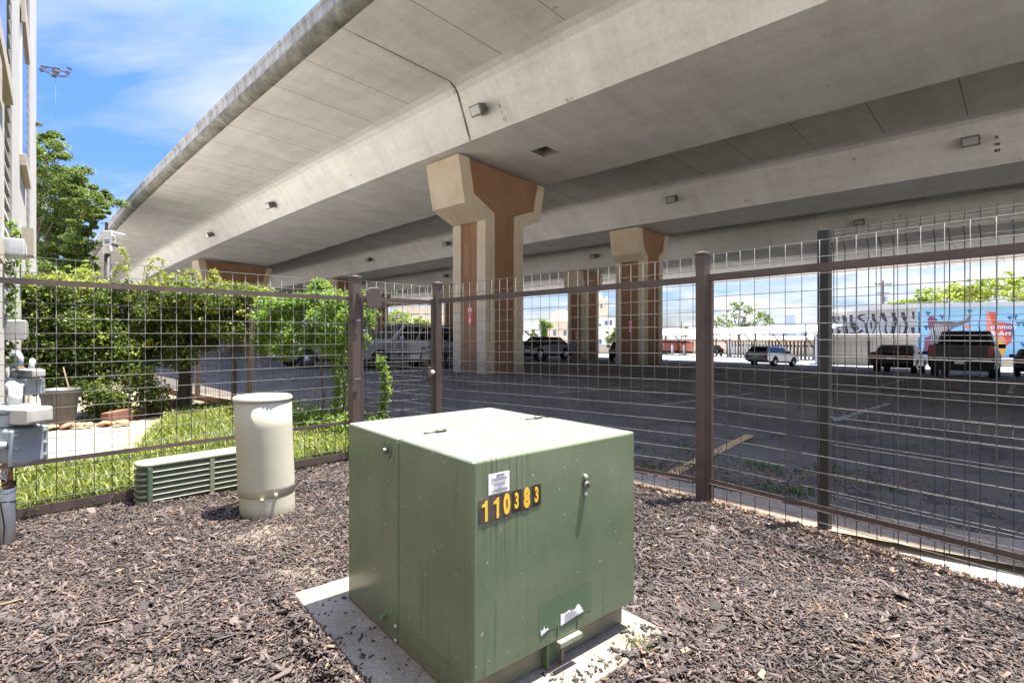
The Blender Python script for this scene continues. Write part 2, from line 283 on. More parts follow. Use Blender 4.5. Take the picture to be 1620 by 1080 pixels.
# ------------------------------------------------------------------ builders
class MB:
    def __init__(s): s.v = []; s.f = []; s.m = []; s.uv = {}
    def add(s, verts, faces, mi=0):
        o = len(s.v); s.v += [tuple(q) for q in verts]
        for f in faces: s.f.append([o + i for i in f]); s.m.append(mi)
        return s
    def box(s, x0, x1, y0, y1, z0, z1, mi=0, T=None):
        vs = [(x0, y0, z0), (x1, y0, z0), (x1, y1, z0), (x0, y1, z0), (x0, y0, z1), (x1, y0, z1), (x1, y1, z1), (x0, y1, z1)]
        if T is not None: vs = [tuple(T @ Vector(q)) for q in vs]
        return s.add(vs, [(0, 3, 2, 1), (4, 5, 6, 7), (0, 1, 5, 4), (1, 2, 6, 5), (2, 3, 7, 6), (3, 0, 4, 7)], mi)
    def hexa(s, b, t, mi=0):                     # bottom quad + top quad
        return s.add(list(b) + list(t), [(0, 3, 2, 1), (4, 5, 6, 7), (0, 1, 5, 4), (1, 2, 6, 5), (2, 3, 7, 6), (3, 0, 4, 7)], mi)
    def tube(s, pts, r, n=6, mi=0, cap=True):
        pts = [Vector(p) for p in pts]; rr = r if isinstance(r, (list, tuple)) else [r] * len(pts)
        rings = []; up = Vector((0.13, 0.27, 0.95))
        for i, p in enumerate(pts):
            d = (pts[min(i + 1, len(pts) - 1)] - pts[max(i - 1, 0)]).normalized()
            a = d.cross(up)
            if a.length < 0.05: a = d.cross(Vector((1, 0, 0)))
            a.normalize(); b = d.cross(a)
            rings.append([p + (a * math.cos(2 * math.pi * k / n) + b * math.sin(2 * math.pi * k / n)) * rr[i] for k in range(n)])
        o = len(s.v)
        for ring in rings: s.v += [tuple(q) for q in ring]
        for i in range(len(pts) - 1):
            for k in range(n):
                s.f.append([o + i * n + k, o + i * n + (k + 1) % n, o + (i + 1) * n + (k + 1) % n, o + (i + 1) * n + k]); s.m.append(mi)
        if cap:
            s.f.append([o + k for k in range(n)][::-1]); s.m.append(mi)
            s.f.append([o + (len(pts) - 1) * n + k for k in range(n)]); s.m.append(mi)
        return s
    def lathe(s, prof, n=32, c=(0, 0, 0), mi=0, T=None, cap=True):
        o = len(s.v)
        for r, z in prof:
            for k in range(n):
                q = Vector((r * math.cos(2 * math.pi * k / n), r * math.sin(2 * math.pi * k / n), z))
                if T is not None: q = T @ q
                s.v.append((q.x + c[0], q.y + c[1], q.z + c[2]))
        for i in range(len(prof) - 1):
            for k in range(n):
                s.f.append([o + i * n + k, o + i * n + (k + 1) % n, o + (i + 1) * n + (k + 1) % n, o + (i + 1) * n + k]); s.m.append(mi)
        if cap:
            s.f.append([o + k for k in range(n)][::-1]); s.m.append(mi)
            s.f.append([o + (len(prof) - 1) * n + k for k in range(n)]); s.m.append(mi)
        return s
    def prism(s, poly, a, b, axis='y', mi=0, T=None):
        """poly in the plane across axis (for y: (x,z); for z: (x,y); for x: (y,z)), swept from a to b"""
        def P(q, d):
            r = Vector((q[0], d, q[1]) if axis == 'y' else (q[0], q[1], d) if axis == 'z' else (d, q[0], q[1]))
            return tuple(T @ r) if T is not None else tuple(r)
        n = len(poly); vs = [P(q, a) for q in poly] + [P(q, b) for q in poly]
        fs = [list(range(n))[::-1], list(range(n, 2 * n))] + [(i, (i + 1) % n, n + (i + 1) % n, n + i) for i in range(n)]
        return s.add(vs, fs, mi)
    def build(s, name, mats, parent=None, off=None, smooth=False, bevel=0, seg=2, recalc=True, uv=None):
        me = bpy.data.meshes.new(name)
        v = s.v if off is None else [(q[0] - off[0], q[1] - off[1], q[2] - off[2]) for q in s.v]
        me.from_pydata(v, [], s.f)
        for m in (mats if isinstance(mats, (list, tuple)) else [mats]): me.materials.append(m)
        me.polygons.foreach_set('material_index', s.m)
        if recalc:
            bm = bmesh.new(); bm.from_mesh(me); bmesh.ops.recalc_face_normals(bm, faces=bm.faces); bm.to_mesh(me); bm.free()
        if smooth: me.polygons.foreach_set('use_smooth', [True] * len(me.polygons))
        o = bpy.data.objects.new(name, me); COL.objects.link(o)
        if parent is not None: o.parent = parent
        if bevel:
            b = o.modifiers.new('bevel', 'BEVEL'); b.width = bevel; b.segments = seg; b.limit_method = 'ANGLE'; b.angle_limit = rad(35)
            me.polygons.foreach_set('use_smooth', [True] * len(me.polygons))
            w = o.modifiers.new('wn', 'WEIGHTED_NORMAL'); w.keep_sharp = True
        return o

def tag(o, label=None, cat=None, group=None, kind=None):
    if label: o['label'] = label
    if cat: o['category'] = cat
    if group: o['group'] = group
    if kind: o['kind'] = kind
    return o
def thing(name, label, cat, loc=(0, 0, 0), rz=0.0, group=None):
    o = bpy.data.objects.new(name, None); COL.objects.link(o); o.empty_display_size = 0.2
    o.location = loc; o.rotation_euler = (0, 0, rz)
    return tag(o, label, cat, group)
def struct(o): o['kind'] = 'structure'; return o
def copy_tree(o, parent=None):
    c = o.copy(); COL.objects.link(c); c.parent = parent
    for ch in [k for k in bpy.data.objects if k.parent == o]: copy_tree(ch, c)
    return c

def raw(name, verts, faces, mats, parent=None, midx=None, smooth=False):
    """mesh from numpy arrays: verts (n,3), faces (m,k)"""
    me = bpy.data.meshes.new(name); nf, k = faces.shape
    me.vertices.add(len(verts)); me.vertices.foreach_set('co', verts.astype(np.float32).ravel())
    me.loops.add(nf * k); me.loops.foreach_set('vertex_index', faces.astype(np.int32).ravel())
    me.polygons.add(nf); me.polygons.foreach_set('loop_start', np.arange(0, nf * k, k, dtype=np.int32))
    for m in (mats if isinstance(mats, (list, tuple)) else [mats]): me.materials.append(m)
    if midx is not None: me.polygons.foreach_set('material_index', midx.astype(np.int32))
    me.update(calc_edges=True); me.validate()
    if smooth: me.polygons.foreach_set('use_smooth', [True] * nf)
    o = bpy.data.objects.new(name, me); COL.objects.link(o)
    if parent is not None: o.parent = parent
    return o
def rotmats(yaw, pitch, roll):
    cy, sy, cp, sp, cr, sr = np.cos(yaw), np.sin(yaw), np.cos(pitch), np.sin(pitch), np.cos(roll), np.sin(roll)
    R = np.empty((len(yaw), 3, 3))
    R[:, 0, 0] = cy * cp; R[:, 0, 1] = cy * sp * sr - sy * cr; R[:, 0, 2] = cy * sp * cr + sy * sr
    R[:, 1, 0] = sy * cp; R[:, 1, 1] = sy * sp * sr + cy * cr; R[:, 1, 2] = sy * sp * cr - cy * sr
    R[:, 2, 0] = -sp; R[:, 2, 1] = cp * sr; R[:, 2, 2] = cp * cr
    return R
def leaf_mesh(name, C, size, m, parent=None, off=None, wid=0.55, tilt=0.75, jitter=0.35):
    """many small folded leaves, one island each"""
    n = len(C); C = np.asarray(C, float)
    if off is not None: C = C - np.asarray(off)
    yaw = rng.uniform(0, 2 * np.pi, n); pit = rng.normal(0.15, tilt, n); rol = rng.normal(0, tilt, n)
    L = size * rng.uniform(1 - jitter, 1 + jitter, n)
    base = np.array([[-0.5, 0, 0], [0, -0.5 * wid, 0.10], [0.5, 0, 0], [0, 0.5 * wid, 0.10]])
    R = rotmats(yaw, pit, rol)
    V = np.einsum('nij,kj->nki', R, base) * L[:, None, None] + C[:, None, :]
    F = np.arange(n * 4).reshape(n, 4)
    return raw(name, V.reshape(-1, 3), F, m, parent)
def box_scatter(name, C, dims, yaw, pit, rol, mats, midx=None, parent=None, off=None):
    n = len(C); C = np.asarray(C, float)
    if off is not None: C = C - np.asarray(off)
    b = np.array([[-1, -1, -1], [1, -.7, -1], [1, .6, -1], [-.85, 1, -1], [-.9, -.8, 1], [.85, -.5, 1], [.9, .6, 1], [-.8, .75, 1]]) * 0.5
    V = b[None] * np.asarray(dims)[:, None, :]
    V = np.einsum('nij,nkj->nki', rotmats(yaw, pit, rol), V) + C[:, None, :]
    f = np.array([(0, 3, 2, 1), (4, 5, 6, 7), (0, 1, 5, 4), (1, 2, 6, 5), (2, 3, 7, 6), (3, 0, 4, 7)])
    F = (f[None] + (np.arange(n) * 8)[:, None, None]).reshape(-1, 4)
    return raw(name, V.reshape(-1, 3), F, mats, parent, None if midx is None else np.repeat(midx, 6))
def blob(c, r, n, shell=0.5):
    d = rng.normal(size=(n, 3)); d /= np.linalg.norm(d, axis=1)[:, None]
    rr = rng.uniform(shell, 1.0, n) ** 0.7
    return np.asarray(c) + d * rr[:, None] * np.asarray(r)

def text_obj(name, s, size, m, parent, Mx, bold=0.0, align='CENTER', xs=1.0):
    cu = bpy.data.curves.new(name, 'FONT'); cu.body = s; cu.size = size; cu.align_x = align; cu.align_y = 'CENTER'; cu.offset = bold; cu.extrude = 0.0004
    tmp = bpy.data.objects.new(name, cu); COL.objects.link(tmp)
    dg = bpy.context.evaluated_depsgraph_get(); me = bpy.data.meshes.new_from_object(tmp.evaluated_get(dg))
    bpy.data.objects.remove(tmp)
    me.materials.clear(); me.materials.append(m)
    me.transform(Mx @ Matrix.Diagonal((xs, 1, 1, 1)))
    o = bpy.data.objects.new(name, me); COL.objects.link(o); o.parent = parent
    return o
def frame(o, x, y, z=None):
    """matrix with given origin and axes"""
    x = Vector(x).normalized(); y = Vector(y).normalized(); z = x.cross(y) if z is None else Vector(z)
    return Matrix(((x.x, y.x, z.x, o[0]), (x.y, y.y, z.y, o[1]), (x.z, y.z, z.z, o[2]), (0, 0, 0, 1)))
def at(px, py, Y): return Vector(((px - CX) / FPX * Y, Y, EYE - (py - HY) / FPX * Y))

# ------------------------------------------------------------------ frame of the viaduct and the shape of the ground
BA = rad(45.4)
BU = Vector((math.cos(BA), math.sin(BA), 0))         # across, away from the yard
BV = Vector((-math.sin(BA), math.cos(BA), 0))        # along, away from the camera
def bp(s, w, z):
    d = max(0.0, s - 12.0) ** 2 / (2 * 850.0)
    return BU * (w + d) + BV * s + Vector((0, 0, z))
GW = [-900, 8, 14, 25, 34, 44.5, 52, 60, 120, 2500]
GZ = [-0.06, -0.06, -0.25, -0.36, -0.78, -1.28, -1.5, -1.55, -2.2, -2.2]
def gz(w): return float(np.interp(w, GW, GZ))
def wof(x, y): return BU.x * x + BU.y * y
def gxy(x, y): return gz(wof(x, y))
def on(px, Y): x = (px - CX) / FPX * Y; return Vector((x, Y, gxy(x, Y)))
# ------------------------------------------------------------------ ground, lot, roads
def wsheet(name, ws, s0, s1, dz, m, wleft=None):
    b = MB(); ws = sorted(set(list(ws) + [g for g in GW if min(ws) < g < max(ws)]))
    P = lambda s, w: tuple(BU * w + BV * s + Vector((0, 0, gz(w) + dz)))
    for a, c in zip(ws[:-1], ws[1:]):
        b.add([P(s0, a), P(s0, c), P(s1, c), P(s1, a)], [(0, 1, 2, 3)])
    return struct(b.build(name, m, recalc=False))
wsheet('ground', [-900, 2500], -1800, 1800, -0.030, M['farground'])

P1 = Vector((1.401, 3.869, 0)); CORNER = Vector((-0.815, 5.75, 0)); GATEPOST = Vector((-1.527, 5.114, 0))
DR = Vector((0.603, -0.798, 0))                       # right fence, towards the viewer
DB = Vector((-0.774, 0.633, 0))                       # fence running on behind the corner
DL = Vector((-0.700, -0.714, 0))                      # left fence, towards the viewer
def wl(s): return 3.60 - 0.09 * (s - 4.6) if s > 4.6 else (3.74 + 0.146 * (1.72 - s) if s < 1.72 else 3.60 + (4.6 - s) * 0.05)
def lot(name, off0, w1, s0, s1, dz, m, n=40):
    b = MB()
    for i in range(n):
        sa, sb = s0 + (s1 - s0) * i / n, s0 + (s1 - s0) * (i + 1) / n
        wa, wb = wl(sa) + off0, wl(sb) + off0
        cuts = [None] + [g for g in GW if 7 < g < w1] + [w1] if not isinstance(w1, str) else [None, 'x']
        for c, d in zip(cuts[:-1], cuts[1:]):
            if d == 'x': q = [(sa, wa), (sa, wl(sa) + float(off1)), (sb, wl(sb) + float(off1)), (sb, wb)]
            else: q = [(sa, wa if c is None else c), (sa, d), (sb, d), (sb, wb if c is None else c)]
            b.add([tuple(BU * w + BV * s + Vector((0, 0, gz(w) + dz))) for s, w in q], [(0, 1, 2, 3)])
    return struct(b.build(name, m, recalc=False))
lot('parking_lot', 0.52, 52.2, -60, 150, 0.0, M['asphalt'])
off1 = 0.52; lot('concrete_strip', 0.0, 'x', -14, 14, 0.018, M['tanstrip'])
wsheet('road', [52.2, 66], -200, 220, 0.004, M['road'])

# painted lines across the lot
def line_ws(b, w0, s0, w1, s1, wd):
    n = max(2, int(abs(w1 - w0) / 1.0) + 1)
    a = Vector((w0, s0)); d = (Vector((w1, s1)) - a); nn = Vector((-d.y, d.x)).normalized() * wd / 2
    for i in range(n):
        p, q = a + d * i / n, a + d * (i + 1) / n
        b.add([tuple(BU * v.x + BV * v.y + Vector((0, 0, gz(v.x) + 0.006))) for v in (p - nn, q - nn, q + nn, p + nn)], [(0, 1, 2, 3)])
b = MB()
for k in range(-6, 14): line_ws(b, 9.0, k * 2.75 - 0.6, 13.4, k * 2.75 - 0.6, 0.12); line_ws(b, 18.5, k * 2.75 + 0.4, 23.0, k * 2.75 + 0.4, 0.12)
for k in range(-4, 9): line_ws(b, 30.0, k * 2.75 + 0.2, 40.5, k * 2.75 + 0.2, 0.12)
line_ws(b, 16.2, -22, 16.2, 30, 0.12); line_ws(b, 7.4, -12, 7.4, -2.5, 0.1)
struct(b.build('parking_lines', M['stripe'], recalc=False))
b = MB(); line_ws(b, 4.15, 2.33, 6.9, 2.55, 0.115); struct(b.build('faded_yellow_line', M['yellowline'], recalc=False))

# ------------------------------------------------------------------ the elevated highway
E0 = thing('elevated_highway', 'long curved concrete elevated highway on box girders over the parking lot', 'highway bridge')
SS = [-75, -50, -35, -25, -18, -12, -8, -4, 0, 4, 8, 11.35, 12.05, 14, 16, 20, 24, 28, 32, 36, 40, 45, 50, 56, 62, 70, 78, 88, 100, 115, 130, 150, 175]
def flare(s, w): return w + (max(0, s - 22) * 0.045 if 16 < w < 17.2 else 0)
def sweep(b, prof, uoff=0, mi=0, skip=None, s_list=None):
    sl = s_list or SS; o = len(b.v); n = len(prof)
    L = [0.0]
    for i in range(1, n): L.append(L[-1] + math.dist(prof[i - 1][:2], prof[i][:2]))
    for s in sl:
        for (w, z) in prof: b.v.append(tuple(bp(s, flare(s, w), z)))
    uv = b.uv
    for i in range(len(sl) - 1):
        for k in range(n - 1):
            if skip and skip(sl[i], prof[k][0]): continue
            b.f.append([o + i * n + k, o + (i + 1) * n + k, o + (i + 1) * n + k + 1, o + i * n + k + 1]); b.m.append(mi)
    for i, s in enumerate(sl):
        for k in range(n): uv[o + i * n + k] = (s, L[k] + uoff)
def build_uv(b, name, mats, parent, smooth=False):
    o = b.build(name, mats, parent, recalc=False)
    lay = o.data.uv_layers.new(name='UVMap'); d = np.zeros(len(o.data.loops) * 2, np.float32)
    for i, l in enumerate(o.data.loops):
        q = b.uv.get(l.vertex_index, (0, 0)); d[2 * i] = q[0]; d[2 * i + 1] = q[1]
    lay.data.foreach_set('uv', d)
    if smooth: o.data.polygons.foreach_set('use_smooth', [True] * len(o.data.polygons))
    return o
zs = lambda w: 9.33 - 0.05 * w
b = MB(); sweep(b, [(6.5, 9.0), (8.2, zs(8.2)), (10.02, zs(10.02))], 0)
sweep(b, [(17.1, zs(17.1)), (19.7, zs(19.7)), (22.3, zs(22.3))], 10); sweep(b, [(27.9, zs(27.9)), (32.2, zs(32.2))], 20)
sweep(b, [(37.7, zs(37.7)), (46, zs(46)), (54, zs(54))], 30)
build_uv(b, 'deck_soffit', M['soffit'], E0)
b = MB(); sweep(b, [(6.45, 9.2), (30, 8.2), (54, 7.0)], 0); build_uv(b, 'road_deck', M['asphalt'], E0)
def fil(w0, z0, w1, z1, sgn):            # fillet between soffit and web, then down to the flange
    return [(w0, z0), (w0 + 0.26 * sgn, z0 - 0.04), (w0 + 0.45 * sgn, z0 - 0.14), (w0 + 0.58 * sgn, z0 - 0.30), (w1, z1)]
hatch = lambda s, w: abs(s - 11.35) < 0.01 and abs(w - 13.1) < 0.01
G1 = fil(10.02, zs(10.02), 11.23, 7.49, 1) + [(13.1, 7.395), (13.8, 7.36)] + fil(17.1, zs(17.1), 16.16, 7.24, -1)[::-1]
G2 = fil(22.3, zs(22.3), 23.9, 6.86, 1) + fil(27.9, zs(27.9), 26.6, 6.72, -1)[::-1]
G3 = fil(32.2, zs(32.2), 33.4, 6.38, 1) + fil(37.7, zs(37.7), 36.4, 6.23, -1)[::-1]
for G, lab in ((G1, 'girder nearest the fence'), (G2, None), (G3, None)):
    b = MB(); sweep(b, G, 50, skip=hatch if G is G1 else None)
    g = build_uv(b, 'box_girder', M['conc'], E0)
    if G is G1:
        g['label'] = 'outer box girder with pale sunlit web and a square hatch in its underside'
        h = MB(); P = lambda s, w, z: tuple(bp(s, w, z))
        c = [(11.35, 13.1, 7.395), (11.35, 13.8, 7.36), (12.05, 13.8, 7.36), (12.05, 13.1, 7.395)]
        vs = [P(*q) for q in c] + [P(q[0], q[1], 7.95) for q in c]
        h.add(vs, [(0, 1, 5, 4), (1, 2, 6, 5), (2, 3, 7, 6), (3, 0, 4, 7), (4, 5, 6, 7)]); h.build('hatch', M['walk'], g)
# parapet: dark rounded nosing below, weathered face above, on both edges
b = MB(); sweep(b, [(6.5, 9.0), (6.42, 9.0), (6.31, 9.03), (6.22, 9.09), (6.17, 9.17), (6.16, 9.26)], 0); nos = build_uv(b, 'edge_nosing', M['nosing'], E0, True)
b = MB(); sweep(b, [(6.16, 9.26), (6.13, 9.28), (6.13, 9.53), (6.08, 9.555), (6.08, 9.66), (6.11, 9.69), (6.33, 9.69), (6.38, 9.5), (6.45, 9.2)], 0)
par = build_uv(b, 'parapet', M['rail'], E0)
b = MB(); sweep(b, [(54, zs(54)), (54.15, 6.75), (54.15, 7.95), (53.9, 7.95), (53.8, 7.0)], 0); build_uv(b, 'parapet', M['rail'], E0)
# open joint down the first web, over the pier
b = MB(); off = 0.004
for (a, c) in zip(G1[:5], G1[1:5]):
    pass
pr = [(10.02, zs(10.02) - off)] + [(w - off, z - off) for w, z in G1[1:5]]
sw = [0.0, 0.10, 0.14, 0.15, 0.10]
for i in range(4):
    s0 = [12.45, 12.55, 12.64, 12.70, 12.92]
    b.add([tuple(bp(s0[i], *pr[i])), tuple(bp(s0[i] + 0.09, *pr[i])), tuple(bp(s0[i + 1] + 0.09, *pr[i + 1])), tuple(bp(s0[i + 1], *pr[i + 1]))], [(0, 1, 2, 3)])
b.add([tuple(bp(12.44 + 0.05 * 0, 6.6, 8.996)), tuple(bp(12.49, 6.6, 8.996)), tuple(bp(12.49, 10.02, zs(10.02) - off)), tuple(bp(12.44, 10.02, zs(10.02) - off))], [(0, 1, 2, 3)])
b.build('expansion_joint', M['nosing'], E0, recalc=False)

# ------------------------------------------------------------------ piers
def pier(s, w, zl, zr, half, col, depth, label, sc=1.0, sign=None):
    c = bp(s, w, 0); g = gz(wof(c.x, c.y)); r = thing('bridge_pier', label, 'pier', (c.x, c.y, g), BA, 'hammerhead piers under the elevated highway')
    zl -= g + 0.07; zr -= g + 0.07; d = depth / 2
    ob = zl - 1.60 * sc; oc = zl - 2.05 * sc; obr = zr - 1.42 * sc; ocr = zr - 1.80 * sc
    k = 0.30 * sc
    out = [(-half, zl), (-half + k, ob), (-col, oc), (-col, 0), (col, 0), (col, ocr), (half - k, obr), (half, zr)]
    bw = 0.46 * sc if col > 0.7 else 0.36
    inn = [(-half + 0.50 * sc, zl - 0.005), (-half + k + 0.42 * sc, ob + 0.38 * sc), (-col + bw, oc + 0.30 * sc), (-col + bw, 0), (col - bw, 0), (col - bw, ocr + 0.34 * sc), (half - k - 0.34 * sc, obr + 0.34 * sc), (half - 0.40 * sc, zr - 0.005)]
    t = 0.07
    core = [(-half + t, zl), (-half + k + t, ob + t), (-col + t, oc + t), (-col + t, 0), (col - t, 0), (col - t, ocr + t), (half - k - t, obr + t), (half - t, zr)]
    MB().prism(core, -d + t, d - t, 'y').build('recessed_panel', M['orangepaint'], r)
    f = MB()
    for y0, y1 in ((-d, -d + t), (d - t, d)):
        for i in range(7):
            if i == 3: continue
            q = [out[i], out[i + 1], inn[i + 1], inn[i]]; f.prism(q, y0, y1, 'y')
    f.build('border', M['creampaint'], r, bevel=0.0)
    e = MB()
    for sgn, A, B, C2 in ((-1, out[0], out[1], out[2]), (1, out[7], out[6], out[5])):
        e.prism([A, B, (B[0] - sgn * t, B[1] + t), (A[0] - sgn * t, A[1])], -d + t, d - t, 'y')
        e.prism([B, C2, (C2[0] - sgn * t, C2[1] + t), (B[0] - sgn * t, B[1] + t)], -d + t, d - t, 'y')
    e.build('cap_end', M['creampaint'], r)
    st = MB()
    for sgn in (-1, 1):
        x0, x1 = sorted((sgn * col, sgn * (col - t))); zt = (oc if sgn < 0 else ocr) - 0.002
        st.box(x0, x1, -d + t, -d + t + bw - t, 0, zt); st.box(x0, x1, d - bw, d - t, 0, zt)
    st.build('corner_strip', M['creampaint'], r)
    for x in (-half * 0.55, half * 0.55): MB().box(x - 0.35, x + 0.35, -0.4, 0.4, min(zl, zr) - 0.02, max(zl, zr) + 0.04 if x < 0 else zr + 0.06).build('bearing', M['white'], r)
    if sign:
        x = -col + t - 0.012; z0 = sign
        p = MB().box(x - 0.006, x + 0.006, -0.17, 0.15, z0, z0 + 0.62).build('sign', M['redsign'], r)
        for i, ch in enumerate('N18'):
            text_obj('lettering', ch, 0.24, M['white'], p, frame((x - 0.008, 0.0, z0 + 0.51 - 0.2 * i), (0, -1, 0), (0, 0, 1)), 0.006)
    return r
pier(14.85, 13.75, 7.45, 7.20, 2.24, 0.98, 1.83, 'nearest cream and terracotta hammerhead pier, right behind the corner of the fence', 1.0, 1.85)
pier(15.2, 25.25, 6.79, 6.70, 1.55, 0.95, 1.75, 'second cream and terracotta pier with short cap, beside the sunlit gap with the church tower', 0.8, 1.7)
pier(26.3, 34.9, 6.30, 6.23, 1.6, 0.95, 1.75, 'dim brown pier standing between the nearest pier and the second one', 0.8, 1.6)
pier(48.8, 14.6, 7.33, 7.1, 2.9, 1.0, 1.83, 'wide terracotta pier cap far left, rising above the hedge', 1.1)
pier(49.7, 25.25, 6.79, 6.70, 1.55, 0.95, 1.75, 'dim far pier behind the gate hinge post', 0.8)
pier(43.2, 34.9, 6.30, 6.23, 1.6, 0.95, 1.75, 'shaded far pier seen just left of the nearest pier', 0.8)
pier(60, 34.9, 6.30, 6.23, 1.6, 0.95, 1.75, 'farthest shaded pier, behind the silver wagon', 0.8)

# ------------------------------------------------------------------ floodlights on the girder webs
def find_s(px, w, z):
    lo, hi = -20.0, 140.0
    for _ in range(60):
        m = (lo + hi) / 2; p = bp(m, w, z)
        q = CX + FPX * p.x / p.y if p.y > 0.5 else 1e6
        if q > px: lo = m
        else: hi = m
    return (lo + hi) / 2
def flood(px, w, z, lean, label, k=1.0, txt=None):
    s = find_s(px, w, z); p = bp(s, w, z)
    r = thing('floodlight', label, 'floodlight', p, BA, 'floodlights on the girder webs')
    # local x points into the web
    T = Matrix.Translation((-0.26 * k, 0, -0.02)) @ Matrix.Rotation(rad(-24), 4, 'Y')
    MB().hexa([tuple(T @ Vector(q)) for q in ((-.20 * k, -.24 * k, -.16 * k), (.12 * k, -.20 * k, -.13 * k), (.12 * k, .20 * k, -.13 * k), (-.20 * k, .24 * k, -.16 * k))],
              [tuple(T @ Vector(q)) for q in ((-.20 * k, -.24 * k, .17 * k), (.12 * k, -.20 * k, .13 * k), (.12 * k, .20 * k, .13 * k), (-.20 * k, .24 * k, .17 * k))]).build('housing', M['fixture'], r, bevel=0.015)
    T2 = T @ Matrix.Translation((-.207 * k, 0, 0))
    MB().box(-0.006, 0.006, -.19 * k, .19 * k, -.11 * k, .12 * k, T=T2).build('lens', M['lens'], r)
    b = MB().box(-0.03 + 0.0, 0.03, -.11 * k, .11 * k, -.14 * k, .20 * k, T=Matrix.Rotation(lean, 4, 'Y')); b.build('bracket', M['zinc'], r)
    b = MB(); b.tube([(0, -.12 * k, .02), (-.2 * k, -.25 * k, 0), (-.26 * k, -.25 * k, 0)], 0.018 * k, 5); b.tube([(0, .12 * k, .02), (-.2 * k, .25 * k, 0), (-.26 * k, .25 * k, 0)], 0.018 * k, 5); b.build('yoke', M['fixture'], r)
    if txt:
        for i, ch in enumerate(txt):
            z2 = -0.02 - 0.17 * i; xx = math.tan(lean) * z2
            text_obj('stencilled_number', ch, 0.15, M['ink' if px < 800 else 'blackink'], r, frame((-xx - 0.035, -0.62, z2), (0, -1, 0), (math.sin(-lean), 0, math.cos(lean))), 0.004)
    return r
l1, l2, l3 = math.atan2(0.61, 1.0), math.atan2(1.02, 1.05), math.atan2(0.5, 0.9)
flood(769, 10.93, 8.03, l1, 'floodlight beside the open joint on the pale outer girder, above the nearest pier', 1.0, ('B', '1', '13'))
flood(437, 10.93, 8.03, l1, 'second floodlight along the pale outer girder, over the bright vine')
flood(339, 10.93, 8.03, l1, 'small farthest floodlight on the pale outer girder, above the wide pier cap')
flood(1537, 23.15, 7.60, l2, 'floodlight on the middle girder at the far right, beside black stencilled numbers', 1.0, ('B', '36', '83'))
flood(1068, 23.15, 7.60, l2, 'floodlight on the middle girder, just right of the second pier cap')
flood(711, 23.15, 7.60, l2, 'floodlight on the middle girder, seen just left of the nearest pier shaft')
flood(588, 23.15, 7.60, l2, 'small dark floodlight on the middle girder, above the gate')
flood(1362, 32.85, 7.15, l3, 'floodlight on the dark inner girder, above the black mesh fence')
flood(943, 32.85, 7.15, l3, 'floodlight on the dark inner girder, left of the second pier cap')
flood(709, 32.85, 7.15, l3, 'faint floodlight on the dark inner girder, above the corner post')
# ------------------------------------------------------------------ fences
WR = 0.0025
def mesh_panel(parent, A, B, zA, zB, z0, z1, pitch, off, m=None, r=WR, name='wire_mesh', vstart=0.03, skipz=()):
    """welded grid between ground points A and B; z0..z1 measured at A, sheared to B by zB - zA"""
    b = MB(); d = (B - A); L = d.length; d.normalize(); sh = (zB - zA) / L
    P = lambda t, z: tuple(A + d * t + Vector((0, 0, z + sh * t)) - off)
    z = z1
    while z >= z0 - 1e-6:
        k = max(2, int(L / 0.6)); pts = [Vector(P(L * i / k, z)) + Vector((0, 0, random.uniform(-.0008, .0008))) for i in range(k + 1)]
        b.tube(pts, r, 5); z -= pitch
    t = vstart
    while t <= L:
        w = random.uniform(-.003, .003)
        n = d.cross(Vector((0, 0, 1))) * (2 * r)
        b.tube([Vector(P(t + w, z0 - 0.03)) + n, Vector(P(t, (z0 + z1) / 2)) + n, Vector(P(t - w, z1 + 0.002)) + n], r, 5); t += pitch
    return b.build(name, m or M['steel'], parent, smooth=True)
def rail(parent, A, B, zA, zB, z0, z1, off, side, lip=0.0, name='rail', m=None, thick=0.005, gap=0.008):
    """angle-iron rail: upright plate on the given side of the mesh plane, with a lip at its foot"""
    d = (B - A); L = d.length; d.normalize(); n = d.cross(Vector((0, 0, 1))).normalized() * side
    b = MB(); dz = zB - zA
    def bar(a0, a1, h0, h1):
        q0 = [A + n * a0, A + n * a1, B + n * a1, B + n * a0]
        zz = [zA * 0, 0, dz, dz]
        b.hexa([tuple(p + Vector((0, 0, h0 + k)) - off) for p, k in zip(q0, (0, 0, dz, dz))], [tuple(p + Vector((0, 0, h1 + k)) - off) for p, k in zip(q0, (0, 0, dz, dz))])
    bar(gap, gap + thick, z0 + (0.004 if lip else 0), z1)
    if lip: bar(gap, gap + lip, z0, z0 + 0.004)
    return b.build(name, m or M['brown'], parent)
def post(parent, p, top, wd, rz, off, m=None, name='post', bot=-0.08, cap=True):
    h = wd / 2; T = Matrix.Translation(p - off) @ Matrix.Rotation(rz, 4, 'Z')
    o = MB().box(-h, h, -h, h, bot, top, T=T).build(name, m or M['brown'], parent, bevel=0.004)
    if cap:
        g = h + 0.006; b = MB(); b.hexa([tuple(T @ Vector(q)) for q in ((-g, -g, top), (g, -g, top), (g, g, top), (-g, g, top))], [tuple(T @ Vector(q)) for q in ((-g, -g, top + .016), (g, -g, top + .016), (g, g, top + .016), (-g, g, top + .016))])
        b.hexa([tuple(T @ Vector(q)) for q in ((-g, -g, top + .0165), (g, -g, top + .0165), (g, g, top + .0165), (-g, g, top + .0165))], [tuple(T @ Vector(q)) for q in ((-.01, -.01, top + .03), (.01, -.01, top + .03), (.01, .01, top + .03), (-.01, .01, top + .03))])
        b.build('post_cap', M['brown'], o)
    return o
RZ_R = math.atan2(DR.y, DR.x); RZ_L = math.atan2(DL.y, DL.x); RZ_B = math.atan2(DB.y, DB.x)

